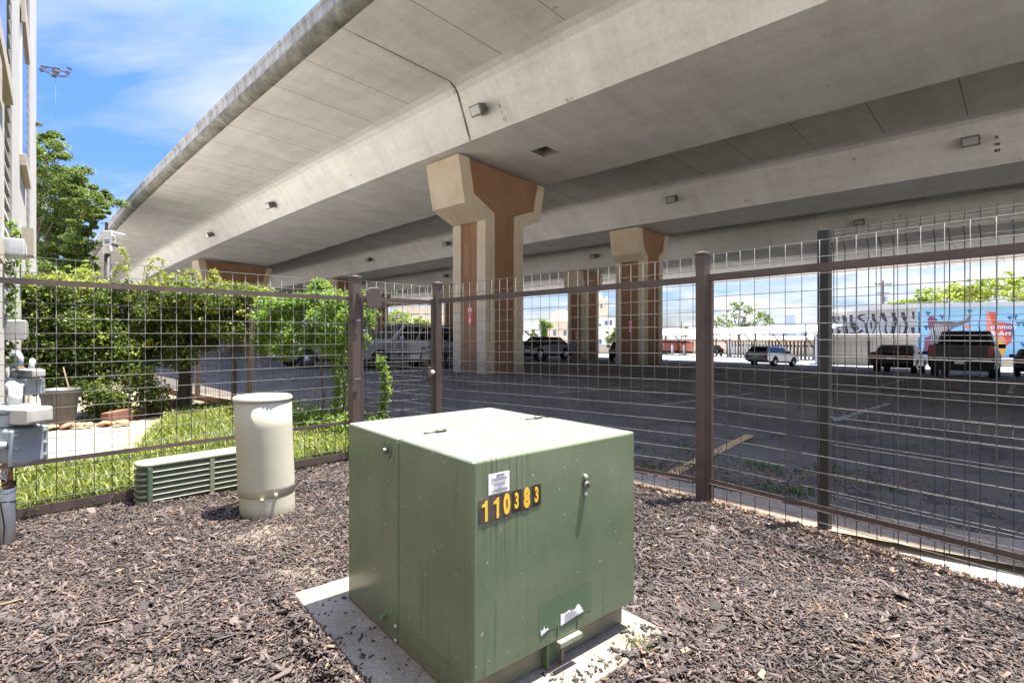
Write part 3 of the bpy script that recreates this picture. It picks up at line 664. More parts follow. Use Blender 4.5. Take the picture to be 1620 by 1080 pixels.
f = thing('mesh_fence', 'galvanised wire grid fence with brown posts, from the gate corner to the right edge', 'fence', P1)
o = P1.copy()
post(f, P1, 1.80, 0.076, RZ_R, o)
post(f, CORNER, 1.765, 0.076, RZ_R, o)
A = P1 + DR * 0.045; B = P1 + DR * 3.3
mesh_panel(f, A, B, 0, 0, -0.01, 1.797, 0.1016, o, vstart=0.045)
rail(f, A, B, 0, 0, 1.603, 1.656, o, 1, 0.022); rail(f, A, B, 0, 0, 0.145, 0.178, o, 1, 0.026)
d0 = DR * 0.052
MB().box(-.004, .020, -.004, .022, -0.02, 1.656, T=Matrix.Translation(P1 + d0 - o) @ Matrix.Rotation(RZ_R, 4, 'Z')).build('end_bar', M['brown'], f)
A = P1 + DB * 0.045; B = CORNER - DB * 0.045
mesh_panel(f, A, B, 0, -0.04, -0.02, 1.79, 0.1016, o, vstart=0.03)
rail(f, A, B, 0, -0.04, 1.598, 1.648, o, -1, 0.0); rail(f, A, B, 0, -0.02, 0.137, 0.168, o, -1, 0.026)

f = thing('mesh_fence', 'wire grid fence with one brown hinge post, between the white building and the gate', 'fence', GATEPOST)
o = GATEPOST.copy(); A = GATEPOST + DL * 0.05; B = GATEPOST + DL * 2.62
post(f, GATEPOST, 1.765, 0.088, RZ_L, o)
mesh_panel(f, A, B, 0, 0, 0.027, 1.727, 0.1, o, vstart=0.045)
rail(f, A, B, 0, 0, 1.546, 1.584, o, -1, 0.012, gap=0.003); rail(f, A, B, 0, 0, 0.362, 0.393, o, -1, 0.0, gap=0.003)
rail(f, A, B, 0, 0, 0.035, 0.095, o, -1, 0.0, gap=0.006, name='kick_board')
b = MB()
for z in (0.78, 1.34): MB().tube([GATEPOST - o + Vector((-.05, -.05, z)), GATEPOST - o + Vector((.02, -.068, z + .01)), GATEPOST - o + Vector((.066, -.02, z + .015))], 0.005, 5).build('cable_tie', M['black'], f)

f = thing('pedestrian_gate', 'narrow wire grid gate with a round latch knob and a brown gate closer plate', 'gate', GATEPOST)
gd = (CORNER - GATEPOST).normalized(); RZ_G = math.atan2(gd.y, gd.x)
A = GATEPOST + gd * 0.075; B = CORNER - gd * 0.065
mesh_panel(f, A, B, 0, -0.01, 0.07, 1.745, 0.1, o, vstart=0.05)
for q in (A, B): MB().box(-.012, .012, -.012, .012, 0.06, 1.60, T=Matrix.Translation(q - o) @ Matrix.Rotation(RZ_G, 4, 'Z')).build('stile', M['brown'], f)
rail(f, A, B, 0, 0, 1.545, 1.59, o, 1, 0.0); rail(f, A, B, 0, 0, 0.06, 0.10, o, 1, 0.0)
T = Matrix.Translation(A + gd * 0.055 - o) @ Matrix.Rotation(RZ_G, 4, 'Z')
b = MB(); b.prism([(-.02, 1.49), (-.035, 1.55), (-.02, 1.655), (.005, 1.68), (.10, 1.685), (.125, 1.66), (.135, 1.56), (.12, 1.50), (.09, 1.475), (.02, 1.472)], -.05, -.028, 'y', T=T); b.build('gate_closer', M['brown'], f, bevel=0.006)
b = MB()
b.box(-.10, -.02, -.06, -.02, 1.565, 1.60, T=T); b.box(-.125, -.085, -.075, -.03, 1.545, 1.615, T=T); b.box(.125, .175, -.05, -.01, 1.545, 1.575, T=T); b.box(.15, .20, -.04, .0, 1.535, 1.55, T=T)
b.lathe([(.0, 0), (.012, .0), (.012, .02), (.0, .021)], 10, T=T @ Matrix.Translation((-.105, -.075, 1.58)) @ Matrix.Rotation(rad(90), 4, 'X')); b.build('closer_clamp', M['brown'], f)
kp = B - gd * 0.03 - o
b = MB(); b.lathe([(0, 0), (.018, .004), (.026, .02), (.022, .038), (0, .045)], 16, T=Matrix.Translation(kp + Vector((.02, -.02, .815))) @ Matrix.Rotation(RZ_G - math.pi / 2, 4, 'Z') @ Matrix.Rotation(rad(90), 4, 'Y')); b.build('knob', M['zinc'], f, smooth=True)
MB().box(-.03, .03, -.015, .015, 0.755, 0.875, T=Matrix.Translation(kp) @ Matrix.Rotation(RZ_G, 4, 'Z')).build('lock_case', M['brown'], f, bevel=0.004)

f = thing('mesh_fence', 'wire grid fence half covered by a bright green vine, running back beyond the gate', 'fence', CORNER + DB * 4.4)
o = CORNER + DB * 4.4; A = CORNER + DB * 0.05; B = CORNER + DB * 13
mesh_panel(f, A, B, -0.02, -0.12, -0.02, 1.75, 0.1, o, vstart=0.05)
rail(f, A, B, 0, -0.10, 1.56, 1.605, o, 1); rail(f, A, B, 0, -0.10, 0.10, 0.14, o, 1)
for t in (4.44, 6.6, 9.2, 12.0): post(f, CORNER + DB * t, 1.72 - 0.01 * t, 0.076, RZ_B, o)
MB().prism([(0, -.02), (0.02, -.02), (0.02, .09), (0, .09)], 0.1, 12.9, 'y', T=Matrix.Translation(CORNER - o) @ Matrix.Rotation(RZ_B - math.pi / 2, 4, 'Z')).build('kick_board', M['edging'], f)

BP = Vector((2.04, 3.44, 0))
f = thing('security_fence', 'black welded panel fence with V-shaped folds, just outside the galvanised fence at the right', 'fence', BP)
o = BP.copy(); A = BP + DR * 0.045
MB().box(-.034, .034, -.03, .03, -.12, 1.90, T=Matrix.Rotation(RZ_R, 4, 'Z')).build('post', M['black'], f, bevel=0.003)
b = MB(); nrm = Vector((DR.y, -DR.x, 0)); nrm = -nrm if nrm.dot(Vector((0, -1, 0))) < 0 else nrm
folds = (1.81, 1.27, 0.69, 0.13)
for i in range(46):
    t = 0.01 + i * 0.0655; p = A + DR * t - o; pts = [p + Vector((0, 0, 1.905))]
    for z in folds: pts += [p + Vector((0, 0, z + .055)), p + Vector((0, 0, z)) + nrm * 0.034, p + Vector((0, 0, z - .055))]
    pts.append(p + Vector((0, 0, 0.0))); b.tube(pts, 0.0026, 4)
hz = [1.885]
for z in folds: hz += [z + .055, z, z - .055]
hz += [1.65, 1.46, 1.09, 0.9, 0.51, 0.32]
for z in hz:
    n = nrm * (0.036 if z in folds else 0.004); b.tube([A - o + n + Vector((0, 0, z)), A + DR * 3.0 - o + n + Vector((0, 0, z))], 0.0022, 4)
b.build('wire_mesh', M['black'], f)

# ------------------------------------------------------------------ transformer on its pad
TX = Vector((-0.1189, 1.602, 0)); TRZ = math.atan2(0.639, 0.769)
pad = MB().box(-.17, .87, -.12, 1.16, -.12, .055).build('concrete_pad', M['pad'], bevel=0.012)
pad.location = TX; pad.rotation_euler = (0, 0, TRZ); tag(pad, 'low concrete pad under the green transformer, strewn with loose mulch', 'pad')
r = thing('transformer', 'green pad-mounted electrical transformer with chalky pale top and yellow number stickers', 'transformer', TX, TRZ)
W_, D_, ZT = 0.7886, 0.9476, 0.83
def toppale(o, z):
    o.data.materials.append(M['greentop'])
    for p in o.data.polygons:
        if p.normal.z > 0.9 and p.center.z > z: p.material_index = 1
tank = MB().box(0, W_, .490, D_, .056, ZT).build('tank', M['greenbox'], r, bevel=0.010, seg=3); toppale(tank, .8)
hood = MB().box(-.002, W_ + .002, -.002, .482, .155, ZT + .003).build('hood', M['greenhood'], r, bevel=0.010, seg=3); toppale(hood, .8)
MB().box(.004, .777, .05, .488, .056, .156).build('sill', [M['greenbox'], M['sill']], r, bevel=.004)
for p in [o_ for o_ in r.children if o_.name.startswith('sill')][-1].data.polygons: p.material_index = 1 if p.normal.y < -.5 else 0
MB().box(.004, W_ - .004, .4825, .4895, .20, ZT - .004).build('seam', M['fixture'], tank)
MB().box(-.0045, .0, .47, .4855, .16, ZT - .012).build('hood_edge', M['greenbox'], hood)
b = MB(); q = Matrix.Translation((-.001, .567, .773)) @ Matrix.Rotation(rad(-90), 4, 'Y')
MB().lathe([(0, .0005), (.030, .0005), (.033, .003), (.034, 0)], 24, T=q).build('lifting_dimple', M['greendark'], tank, smooth=False)
MB().lathe([(0, .018), (.010, .017), (.011, .002), (.017, .0015), (.017, 0)], 6, T=q @ Matrix.Translation((0, 0, .001))).build('bolt', M['fixture'], tank)
MB().lathe([(0, .02), (.011, .018), (.012, 0)], 6, T=Matrix.Translation((-.001, .588, .125)) @ Matrix.Rotation(rad(-90), 4, 'Y')).build('bolt', M['greendark'], tank)
for z in (.122, .068): MB().lathe([(0, .006), (.006, .004), (.008, 0)], 10, T=Matrix.Translation((-.0005, .500, z)) @ Matrix.Rotation(rad(-90), 4, 'Y')).build('rivet', M['chrome'], tank)
for x0, x1 in ((.125, .215), (.652, .742)):
    b = MB(); b.tube([(x0 + .045, .488, ZT + .007), (x1, .488, ZT + .007)], .0065, 10); b.tube([(x0, .488, ZT + .006), (x0 + .045, .488, ZT + .006)], .0032, 8)
    b.lathe([(0, 0), (.008, 0), (.008, .006), (0, .008)], 8, c=(x0 - .004, .486, ZT + .004)); b.build('hinge', M['fixture'], hood, smooth=True)
FY = -.0027
def card(b, x0, x1, z0, z1, y=FY, t=.0010, mi=0, sk=0.0): b.hexa([(x0, y - t, z0), (x1, y - t, z0 + sk), (x1, y, z0 + sk), (x0, y, z0)], [(x0, y - t, z1), (x1, y - t, z1 + sk), (x1, y, z1 + sk), (x0, y, z1)], mi)
b = MB(); card(b, .057, .141, .721, .785); lab = b.build('white_label', M['sticker'], hood)
b = MB(); random.seed(3); card(b, .088, .120, .7745, .7815, FY - .0012); 
for k, (x0, x1, z) in enumerate(((.070, .130, .768), (.070, .130, .763), (.080, .122, .7515), (.080, .122, .7465), (.094, .108, .738), (.078, .132, .7335), (.070, .133, .7295), (.088, .112, .7255))):
    x = x0
    while x < x1: w = random.uniform(.003, .009); card(b, x, min(x + w, x1), z, z + .0028, FY - .0012); x += w + .0018
b.build('printing', M['ink'], lab)
xs = [.019, .0655, .109, .1505, .192, .2375, .279]
for i, (ch, big) in enumerate(zip('110383', (1, 1, 1, 0, 1, 0))):
    b = MB(); z0, z1 = (.637 + .0015 * i, .713 + .001 * i) if big else (.640 + .0015 * i, .7135 + .001 * i)
    card(b, xs[i] + .0004, xs[i + 1] - .0004, z0, z1, t=.0009 + .0002 * (i % 2)); s = b.build('number_sticker', M['plate'] if big else M['platedark'], hood)
    cxx, czz = (xs[i] + xs[i + 1]) / 2 + (.002 if i < 2 else 0), (z0 + z1) / 2
    if ch == '1':
        q = [(-.013, .0135), (-.013, .0205), (-.004, .0235), (.001, .0315), (.0085, .0315), (.0085, -.0325), (-.0015, -.0325), (-.0015, .0145)]
        MB().prism([(cxx + a, czz + c_) for a, c_ in q], FY - .0023, FY - .0014, 'y').build('digit', M['yellow'], s)
    else: text_obj('digit', ch, (.083 if big else .066), M['yellow'], s, frame((cxx, FY - .0018, czz), (1, 0, 0), (0, 0, 1)), .0046 if big else .0026, xs=0.60 if big else .56)
b = MB(); b.add([(.271, FY, .207), (.345, FY, .207), (.347, FY, .170), (.462, FY, .180), (.470, FY, .215), (.533, FY, .205), (.533, FY, .314), (.271, FY, .312)], [tuple(range(8))]); b.build('unfaded_patch', M['greendark'], hood, recalc=False)
def ragged(x0, x1, z0, z1, seed, y=FY - .0006):
    rs = random.Random(seed); n = 12; pts = [(x0, z0), (x1, z0 + .012)]
    for i in range(n): pts.append((x1 - (x1 - x0) * i / (n - 1), z1 - rs.uniform(0, .016) * (1 if 0 < i < n - 1 else 2)))
    b = MB(); b.prism(pts, y - .0008, y, 'y'); return b
g1 = ragged(.372, .487, .206, .252, 2).build('torn_label', M['sticker'], hood)
b = MB()
for k in range(5): card(b, .392, .392 + .07 - .006 * k, .212 + .006 * k, .2145 + .006 * k, FY - .0016, .0004, sk=.005)
b.build('printing', M['ink'], g1)
ragged(.278, .314, .204, .232, 5).build('torn_label', M['sticker'], hood)
for z in (.705, .642): MB().lathe([(0, .013), (.007, .012), (.009, .006), (.009, 0)], 12, T=Matrix.Translation((.496, -.002, z)) @ Matrix.Rotation(rad(90), 4, 'X')).build('bolt', M['chrome'], hood, smooth=True)
MB().lathe([(.006, .016), (.013, .015), (.014, .004), (.011, 0), (.006, 0), (.006, .016)], 16, T=Matrix.Translation((.497, -.002, .676)) @ Matrix.Rotation(rad(90), 4, 'X'), cap=False).build('latch_ring', M['fixture'], hood, smooth=True)
b = MB(); b.box(.352, .462, -.022, -.003, .152, .160); b.box(.352, .462, -.024, -.020, .140, .160); b.build('hasp_flange', M['vaultlip'], hood, bevel=.002)
b = MB(); b.box(.356, .3585, -.0048, -.003, .162, .215); b.box(.455, .4575, -.0048, -.003, .162, .215); b.build('hasp_pocket', M['fixture'], hood)
b = MB(); b.box(.330, .338, .02, .05, .058, .150); b.box(.338, .40, .040, .0495, .06, .15); b.build('hasp_plate', M['greendark'], r)
b = MB(); b.tube([(.412 + .017 * math.cos(a), .022 - .004 * math.sin(a), .118 + .022 * math.sin(a)) for a in np.linspace(-.6, math.pi + .9, 14)], .0045, 8); b.build('pull_ring', M['vaultlip'], r, smooth=True)
MB().box(.393, .405, .012, .02, .062, .108).build('shackle', M['fixture'], r, bevel=.002)

# ------------------------------------------------------------------ cream pedestal
c = Vector((-1.680, 3.63, 0)); r = thing('utility_pedestal', 'cream plastic telecom pedestal with a round flat lid', 'utility pedestal', c)
T = Matrix(((1, 0, -0.045, 0), (0, 1, 0, 0), (0, 0, 1, 0), (0, 0, 0, 1)))
MB().lathe([(.172, -.05), (.174, .02), (.176, .135), (.170, .140)], 48, T=T).build('base', M['cream'], r, smooth=False, bevel=.003)
bd = MB().lathe([(.168, .136), (.178, .138), (.1785, .20), (.180, .60), (.181, .772)], 48, T=T).build('body', M['cream'], r, smooth=True)
MB().lathe([(.178, .772), (.187, .773), (.1885, .780), (.187, .792), (.180, .800), (.10, .808), (0.001, .810)], 48, T=T).build('lid', M['cream'], r, smooth=True)
tl = MB()
for a in (-75, -48):
    q = Matrix.Rotation(rad(a), 4, 'Z'); tl.box(.176, .190, -.010, .010, .128 if a < -60 else .145, .142 if a < -60 else .165, T=T @ q)
tl.build('latch', M['cream'], r, bevel=.003)

# ------------------------------------------------------------------ louvred green enclosure against the fence
fd = -DL; fn = Vector((fd.y, -fd.x, 0))                     # along the fence to the right; out of the fence to the viewer
A0 = GATEPOST + DL * 1.78
r = thing('louvred_enclosure', 'long low green louvred utility box with a faded rounded lid, against the fence', 'utility box', A0 + fn * 0.11, math.atan2(fd.y, fd.x))
LB, DB_, HB = 1.10, 0.22, 0.30
def rr(x0, x1, y0, y1, k, n=5):
    pts = []
    for cx, cy, a0 in ((x1 - k, y0 + k, -90), (x1 - k, y1 - k, 0), (x0 + k, y1 - k, 90), (x0 + k, y0 + k, 180)):
        for i in range(n + 1): a = rad(a0 + 90 * i / n); pts.append((cx + k * math.cos(a), cy + k * math.sin(a)))
    return pts
MB().prism(rr(.02, LB - .02, -DB_ / 2 + .022, DB_ / 2 - .01, .06), -.04, HB - .025, 'z').build('core', M['vaultgreen'], r)
MB().prism(rr(0, LB, -DB_ / 2, DB_ / 2, .075), HB - .026, HB, 'z').build('lid', M['vaultlip'], r, bevel=.010, seg=3)
b = MB()
for x0, x1 in ((.088, .455), (.485, .83), (.86, LB - .09)):
    for k in range(6):
        z = .030 + k * .041
        b.hexa([(x0, -DB_ / 2 + .024, z + .020), (x1, -DB_ / 2 + .024, z + .020), (x1, -DB_ / 2 + .030, z + .022), (x0, -DB_ / 2 + .030, z + .022)][:4], [(x0, -DB_ / 2 + .024, z + .024), (x1, -DB_ / 2 + .024, z + .024), (x1, -DB_ / 2 + .03, z + .027), (x0, -DB_ / 2 + .03, z + .027)])
        b.prism([(-DB_ / 2 + .022, z + .018), (-DB_ / 2 + .000, z + .002), (-DB_ / 2 + .000, z + .006), (-DB_ / 2 + .022, z + .024)], x0, x1, 'x')
b.build('louvres', M['vaultlip'], r)
b = MB(); b.box(.455, .485, -DB_ / 2 - .001, -DB_ / 2 + .03, 0, HB - .026); b.build('divider', M['vaultlip'], r); b = MB(); b.box(.83, .86, -DB_ / 2 - .001, -DB_ / 2 + .03, 0, HB - .026); b.build('divider', M['vaultlip'], r)
b = MB(); b.box(.055, .088, -DB_ / 2 + .0, -DB_ / 2 + .03, -.02, HB - .026); b.build('corner_post', M['vaultgreen'], r, bevel=.006)
b = MB()
for k in range(6):
    z = .02 + k * .041; b.prism(rr(.0, .1, -DB_ / 2 + .01, DB_ / 2 - .01, .05), z, z + .016, 'z')
b.build('end_ribs', M['vaultlip'], r, bevel=.004)

# ------------------------------------------------------------------ gas service at the left edge
c = Vector((-2.925, 3.06, 0)); r = thing('gas_riser', 'grey taped gas riser pipe standing in the mulch at the left edge', 'pipe')
r.location = c
MB().tube([(0, 0, -.05), (-.002, 0, .22), (.004, 0, .33)], .034, 16).build('sleeve', M['whitepipe'], r, smooth=True)
MB().tube([(.002, 0, .30), (-.006, 0, .42), (0, .0, .50)], .026, 12).build('pipe', M['rust'], r, smooth=True)
b = MB()
for k in range(4): b.tube([(.03 * math.cos(a) + .004, .03 * math.sin(a), .315 + .018 * k + .012 * math.sin(a + k)) for a in np.linspace(0, 6.3, 13)], .005, 5)
b.tube([(.002, -.038, .26), (.036, -.01, .255), (.03, .02, .25)], .004, 5); b.tube([(-.01, -.036, .26), (.012, -.036, .12), (.006, -.036, .0)], .003, 5); b.build('tape', M['black'], r)
b = MB(); rs = random.Random(4)
for k in range(7): b.tube([(rs.uniform(-.03, .03), -.03 + rs.uniform(-.02, .02), .38 + rs.uniform(0, .08)) for _ in range(5)], .0035, 5)
b.build('wire', M['whitepipe'], r)

def gas_meter(loc, k, label, rz, front=True):
    r = thing('gas_meter', label, 'gas meter', loc, rz, None); V = lambda *q: tuple(k * x for x in q)
    b = MB(); b.box(-.16 * k, .13 * k, -.10 * k, .10 * k, 0, .20 * k); b.build('case', M['metergrey'], r, bevel=.03 * k, seg=4)
    MB().box(.131 * k, .160 * k, -.105 * k, .105 * k, -.01 * k, .19 * k).build('face_plate', M['metergrey'], r, bevel=.012 * k)
    for y in (-.08, .08):
        for z in (.02, .09, .16): MB().lathe([(0, .012 * k), (.008 * k, .01 * k), (.009 * k, 0)], 8, T=Matrix.Translation(V(.160, y, z)) @ Matrix.Rotation(rad(90), 4, 'Y')).build('screw', M['chrome'], r)
    b = MB(); b.box(-.15 * k, .115 * k, -.085 * k, .085 * k, .20 * k, .275 * k); b.build('neck', M['metergrey'], r, bevel=.015 * k)
    b = MB(); b.box(-.155 * k, .12 * k, -.095 * k, .095 * k, .276 * k, .312 * k); b.build('top_flange', M['metergrey'], r, bevel=.014 * k)
    MB().box(.10 * k, .225 * k, -.075 * k, .075 * k, .215 * k, .305 * k).build('index_cover', M['clear'], r, bevel=.014 * k, seg=3)
    MB().box(.21 * k, .228 * k, -.06 * k, .06 * k, .225 * k, .295 * k).build('index_window', M['clear'], r, bevel=.006 * k)
    b = MB(); b.lathe([(0, -.07 * k), (.075 * k, -.065 * k), (.09 * k, -.05 * k), (.09 * k, .05 * k), (.075 * k, .065 * k), (0, .07 * k)], 24, T=Matrix.Translation(V(-.06, -.15, .11)) @ Matrix.Rotation(rad(70), 4, 'Y')); b.build('regulator', M['pipe'], r, smooth=True)
    b = MB(); b.tube([V(-.02, -.15, .12), V(.06, -.14, .115), V(.14, -.11, .11)], .022 * k, 10); b.build('fitting', M['pipe'], r, smooth=True); b = MB(); b.tube([V(-.05, -.15, -.0), V(-.05, -.15, -.06)], .03 * k, 10); b.build('fitting', M['pipe'], r, smooth=True)
    b = MB(); pts = [V(-.10, -.03, .31), V(-.10, -.03, .42)] + [V(-.17 + .07 * math.cos(a), -.03, .43 + .07 * math.sin(a)) for a in np.linspace(0, math.pi, 8)] + [V(-.24, -.03, .38), V(-.24, -.03, .10)]
    b.tube(pts, .036 * k, 14); b.build('inlet_pipe', M['pipe'], r, smooth=True)
    b = MB(); pts = [V(.02, .03, .31), V(.02, .03, .36), V(.0, .05, .40), V(-.08, .09, .41)]; b.tube(pts, .032 * k, 12); b.build('outlet_pipe', M['whitepipe'], r, smooth=True)
    MB().lathe([(.038 * k, 0), (.048 * k, .004 * k), (.048 * k, .02 * k), (.038 * k, .024 * k)], 8, c=V(-.10, -.03, .312)).build('union_nut', M['rust'], r)
    return r
gas_meter(at(10, 728, 3.13), 1.05, 'blue-grey gas meter with cloudy index cover, large at the left edge above the taped riser', rad(-8))
gas_meter(at(44, 622, 5.35), .80, 'smaller grey gas meter behind the fence, mounted by the building and the grey tub', rad(-20))
# ------------------------------------------------------------------ mulch bed
FN = Vector((DL.y, -DL.x, 0)); FN = FN if FN.dot(Vector((0, -1, 0))) > 0 else -FN         # left fence, towards viewer
RN = Vector((DR.y, -DR.x, 0)); RN = RN if RN.x < 0 else -RN
RB = Vector((DB.y, -DB.x, 0)); RB = RB if RB.x < 0 else -RB
def inbed(x, y, m=0.0):
    x, y = np.asarray(x), np.asarray(y)
    a = (x - GATEPOST.x) * FN.x + (y - GATEPOST.y) * FN.y
    b = (x - P1.x) * RN.x + (y - P1.y) * RN.y
    c = (x - P1.x) * RB.x + (y - P1.y) * RB.y
    return (a > -m - .02) & (b > -m - .06) & (c > -m - .06)
def bedz(x, y): return .012 * np.sin(x * 2.1 + 1.3 * np.sin(y * 1.7)) + .010 * np.sin(y * 3.3 + x) + .006 * np.sin(7 * x + 5 * y)
g = .08; xs_ = np.arange(-4.2, 4.6, g); ys_ = np.arange(-1.6, 6.4, g); X, Y = np.meshgrid(xs_, ys_)
V = np.stack([X, Y, bedz(X, Y) - .012], -1).reshape(-1, 3); nx = len(xs_)
ii = [(j * nx + i, j * nx + i + 1, (j + 1) * nx + i + 1, (j + 1) * nx + i) for j in range(len(ys_) - 1) for i in range(nx - 1) if inbed(xs_[i] + g / 2, ys_[j] + g / 2, .05)]
struct(raw('mulch_bed', V, np.array(ii), M['mulchbed'], smooth=True))
ca, sa = math.cos(TRZ), math.sin(TRZ)
def onpad(x, y):
    dx, dy = x - TX.x, y - TX.y; u = dx * ca + dy * sa; v = -dx * sa + dy * ca
    return u, v
def sample(n, x0, x1, y0, y1): return rng.uniform(x0, x1, n), rng.uniform(y0, y1, n)
sandy = [(-1.50, 3.20, .26, .30), (-1.08, 2.66, .16, .14), (-1.36, 1.93, .20, .12)]
for (a, b_, p, q) in sandy:
    mb = MB(); n = 22; pts = [(a + p * .95 * (1 + .18 * math.sin(3 * t + a)) * math.cos(t), b_ + q * .95 * (1 + .2 * math.sin(2 * t + b_)) * math.sin(t)) for t in np.linspace(0, 2 * math.pi, n, endpoint=False)]
    zc = float(bedz(np.array(a), np.array(b_))); mb.add([(a, b_, zc + .012)] + [(x, y, float(bedz(np.array(x), np.array(y))) - .010) for x, y in pts], [(0, i + 1, (i + 1) % n + 1) for i in range(n)])
    struct(mb.build('sandy_soil', M['sand'], smooth=True))
x, y = np.concatenate([sample(66000, -3.0, 3.4, 1.0, 2.6), sample(76000, -3.9, 3.4, 2.2, 4.4), sample(22000, -2.6, 2.2, 4.2, 6.2), sample(4000, -3, 3, -1.0, 1.0)], 1)
u, v = onpad(x, y); keep = inbed(x, y)
edge = ((u > -.20) & (u < .89) & (v > -.15) & (v < 1.18))
keep &= ~edge
dens = np.ones(len(x))
for (a, b_, p, q) in sandy: dens = np.minimum(dens, np.clip(((x - a) / p) ** 2 + ((y - b_) / q) ** 2, .34, 1))
keep &= rng.uniform(size=len(x)) < dens
keep &= ((x + 1.68) ** 2 + (y - 3.63) ** 2) > .17 ** 2
x, y = x[keep], y[keep]; n = len(x)
L = rng.lognormal(-3.78, .52, n).clip(.008, .13); wd = L * rng.uniform(.16, .42, n); th = rng.uniform(.002, .006, n)
z = bedz(x, y) + rng.uniform(-.006, .016, n)
mi = (rng.uniform(size=n) < .03).astype(int)
tag(box_scatter('mulch', np.stack([x, y, z], 1), np.stack([L, wd, th], 1), rng.uniform(0, 6.28, n), rng.normal(0, .30, n), rng.normal(0, .38, n), [M['chip'], M['straw']], mi), 'dark brown shredded bark mulch covering the fenced bed', 'mulch', kind='stuff')
# fine shreds and dust between the chips
x, y = np.concatenate([sample(46000, -2.6, 2.8, 1.0, 2.4), sample(40000, -3.4, 3.2, 2.2, 3.8)], 1); u, v = onpad(x, y)
k = inbed(x, y) & ~((u > -.19) & (u < .88) & (v > -.14) & (v < 1.17)); x, y = x[k], y[k]; n = len(x); L = rng.lognormal(-4.15, .5, n).clip(.006, .06)
tag(box_scatter('mulch', np.stack([x, y, bedz(x, y) + rng.uniform(.002, .017, n)], 1), np.stack([L, L * rng.uniform(.08, .3, n), rng.uniform(.001, .003, n)], 1), rng.uniform(0, 6.28, n), rng.normal(0, .35, n), rng.normal(0, .4, n), [M['chip'], M['straw'], M['litter']], rng.choice(3, n, p=[.86, .07, .07])), 'fine shreds and splinters lying among the mulch chips', 'mulch shreds', kind='stuff')
# banked mulch against the pad, loose pieces on it
t = rng.uniform(0, 1, 7600); side = rng.integers(0, 4, 7600); ex = np.abs(rng.normal(0, .035, 7600)) + .0
uu = np.where(side == 0, -.17 - ex, np.where(side == 1, .87 + ex, -.25 + 1.2 * t)); vv = np.where(side == 2, -.13 - ex + .025 * (np.sin(9 * t) > .1), np.where(side == 3, 1.17 + ex, -.18 + 1.4 * t))
k2 = 70; uu[:k2] = rng.uniform(-.17, -.01, k2); vv[:k2] = rng.uniform(-.1, 1.0, k2) ; k3 = 230; uu[k2:k3 + k2] = rng.uniform(0, .87, k3); vv[k2:k2 + k3] = -.11 + np.abs(rng.normal(0, .05, k3))
px_, py_ = TX.x + uu * ca - vv * sa, TX.y + uu * sa + vv * ca; n = len(px_)
ok = inbed(px_, py_); zz_ = np.where((uu > -.165) & (uu < .865) & (vv > -.115) & (vv < 1.155), .060, .012 + .022 * rng.uniform(size=n) + .02 * np.exp(-ex / .05))
L = rng.lognormal(-3.85, .45, n).clip(.008, .07); L[:k2 + k3] *= rng.uniform(.3, 1.0, k2 + k3)
tag(box_scatter('mulch', np.stack([px_, py_, zz_], 1)[ok], np.stack([L, L * rng.uniform(.2, .45, n), rng.uniform(.002, .006, n)], 1)[ok], rng.uniform(0, 6.28, n)[ok], rng.normal(0, .25, n)[ok], rng.normal(0, .3, n)[ok], [M['chip'], M['straw']], (rng.uniform(size=n) < .06).astype(int)[ok]), 'bark mulch heaped against the concrete pad with pieces strewn on it', 'mulch', kind='stuff')
# dry leaves and straw blown along both fences
def along(A, D, L_, n, nrm, sd): t = rng.uniform(0, L_, n); return np.stack([A.x + D.x * t, A.y + D.y * t], 1) + np.outer(np.abs(rng.normal(0, sd, n)) - .07, (nrm.x, nrm.y))
Cc = np.concatenate([along(P1, DR, 3.2, 4200, RN, .11), along(P1, DB, 2.8, 2200, RB, .09), along(GATEPOST, DL, 2.5, 600, FN, .07)])
n = len(Cc); Cc = np.concatenate([Cc, (bedz(Cc[:, 0], Cc[:, 1]) + rng.uniform(-.008, .014, n))[:, None]], 1)
tag(box_scatter('dry_leaves', Cc, np.stack([rng.uniform(.012, .05, n), rng.uniform(.006, .02, n), np.full(n, .002)], 1), rng.uniform(0, 6.28, n), rng.normal(0, .5, n), rng.normal(0, .5, n), [M['straw'], M['litter']], (rng.uniform(size=n) < .25).astype(int)), 'tan dry leaves and straw drifted along the foot of the fences', 'dry leaves', kind='stuff')
n = 700; x, y = sample(n, -2.6, 2.6, 1.2, 3.8); cl = rng.integers(0, 26, n); ccx, ccy = sample(26, -2.4, 2.4, 1.3, 3.6); x = ccx[cl] + rng.normal(0, .06, n); y = ccy[cl] + rng.normal(0, .05, n)
u, v = onpad(x, y); ok = inbed(x, y) & ~((u > -.18) & (u < .88) & (v > -.14) & (v < 1.17))
tag(box_scatter('dry_grass', np.stack([x, y, bedz(x, y) + .014], 1)[ok], np.stack([rng.uniform(.03, .11, n), np.full(n, .0022), np.full(n, .002)], 1)[ok], rng.uniform(0, 6.28, n)[ok], rng.normal(0, .35, n)[ok], rng.normal(0, .3, n)[ok], M['straw']), 'wisps of dry yellow grass lying on the mulch', 'dry grass', kind='stuff')
tag(MB().tube([(-2.05, 3.55, .025), (-1.98, 3.66, .035), (-1.82, 3.86, .03)], .008, 6).build('stick', M['straw']), 'pale bare stick lying on the mulch left of the cream pedestal', 'stick')

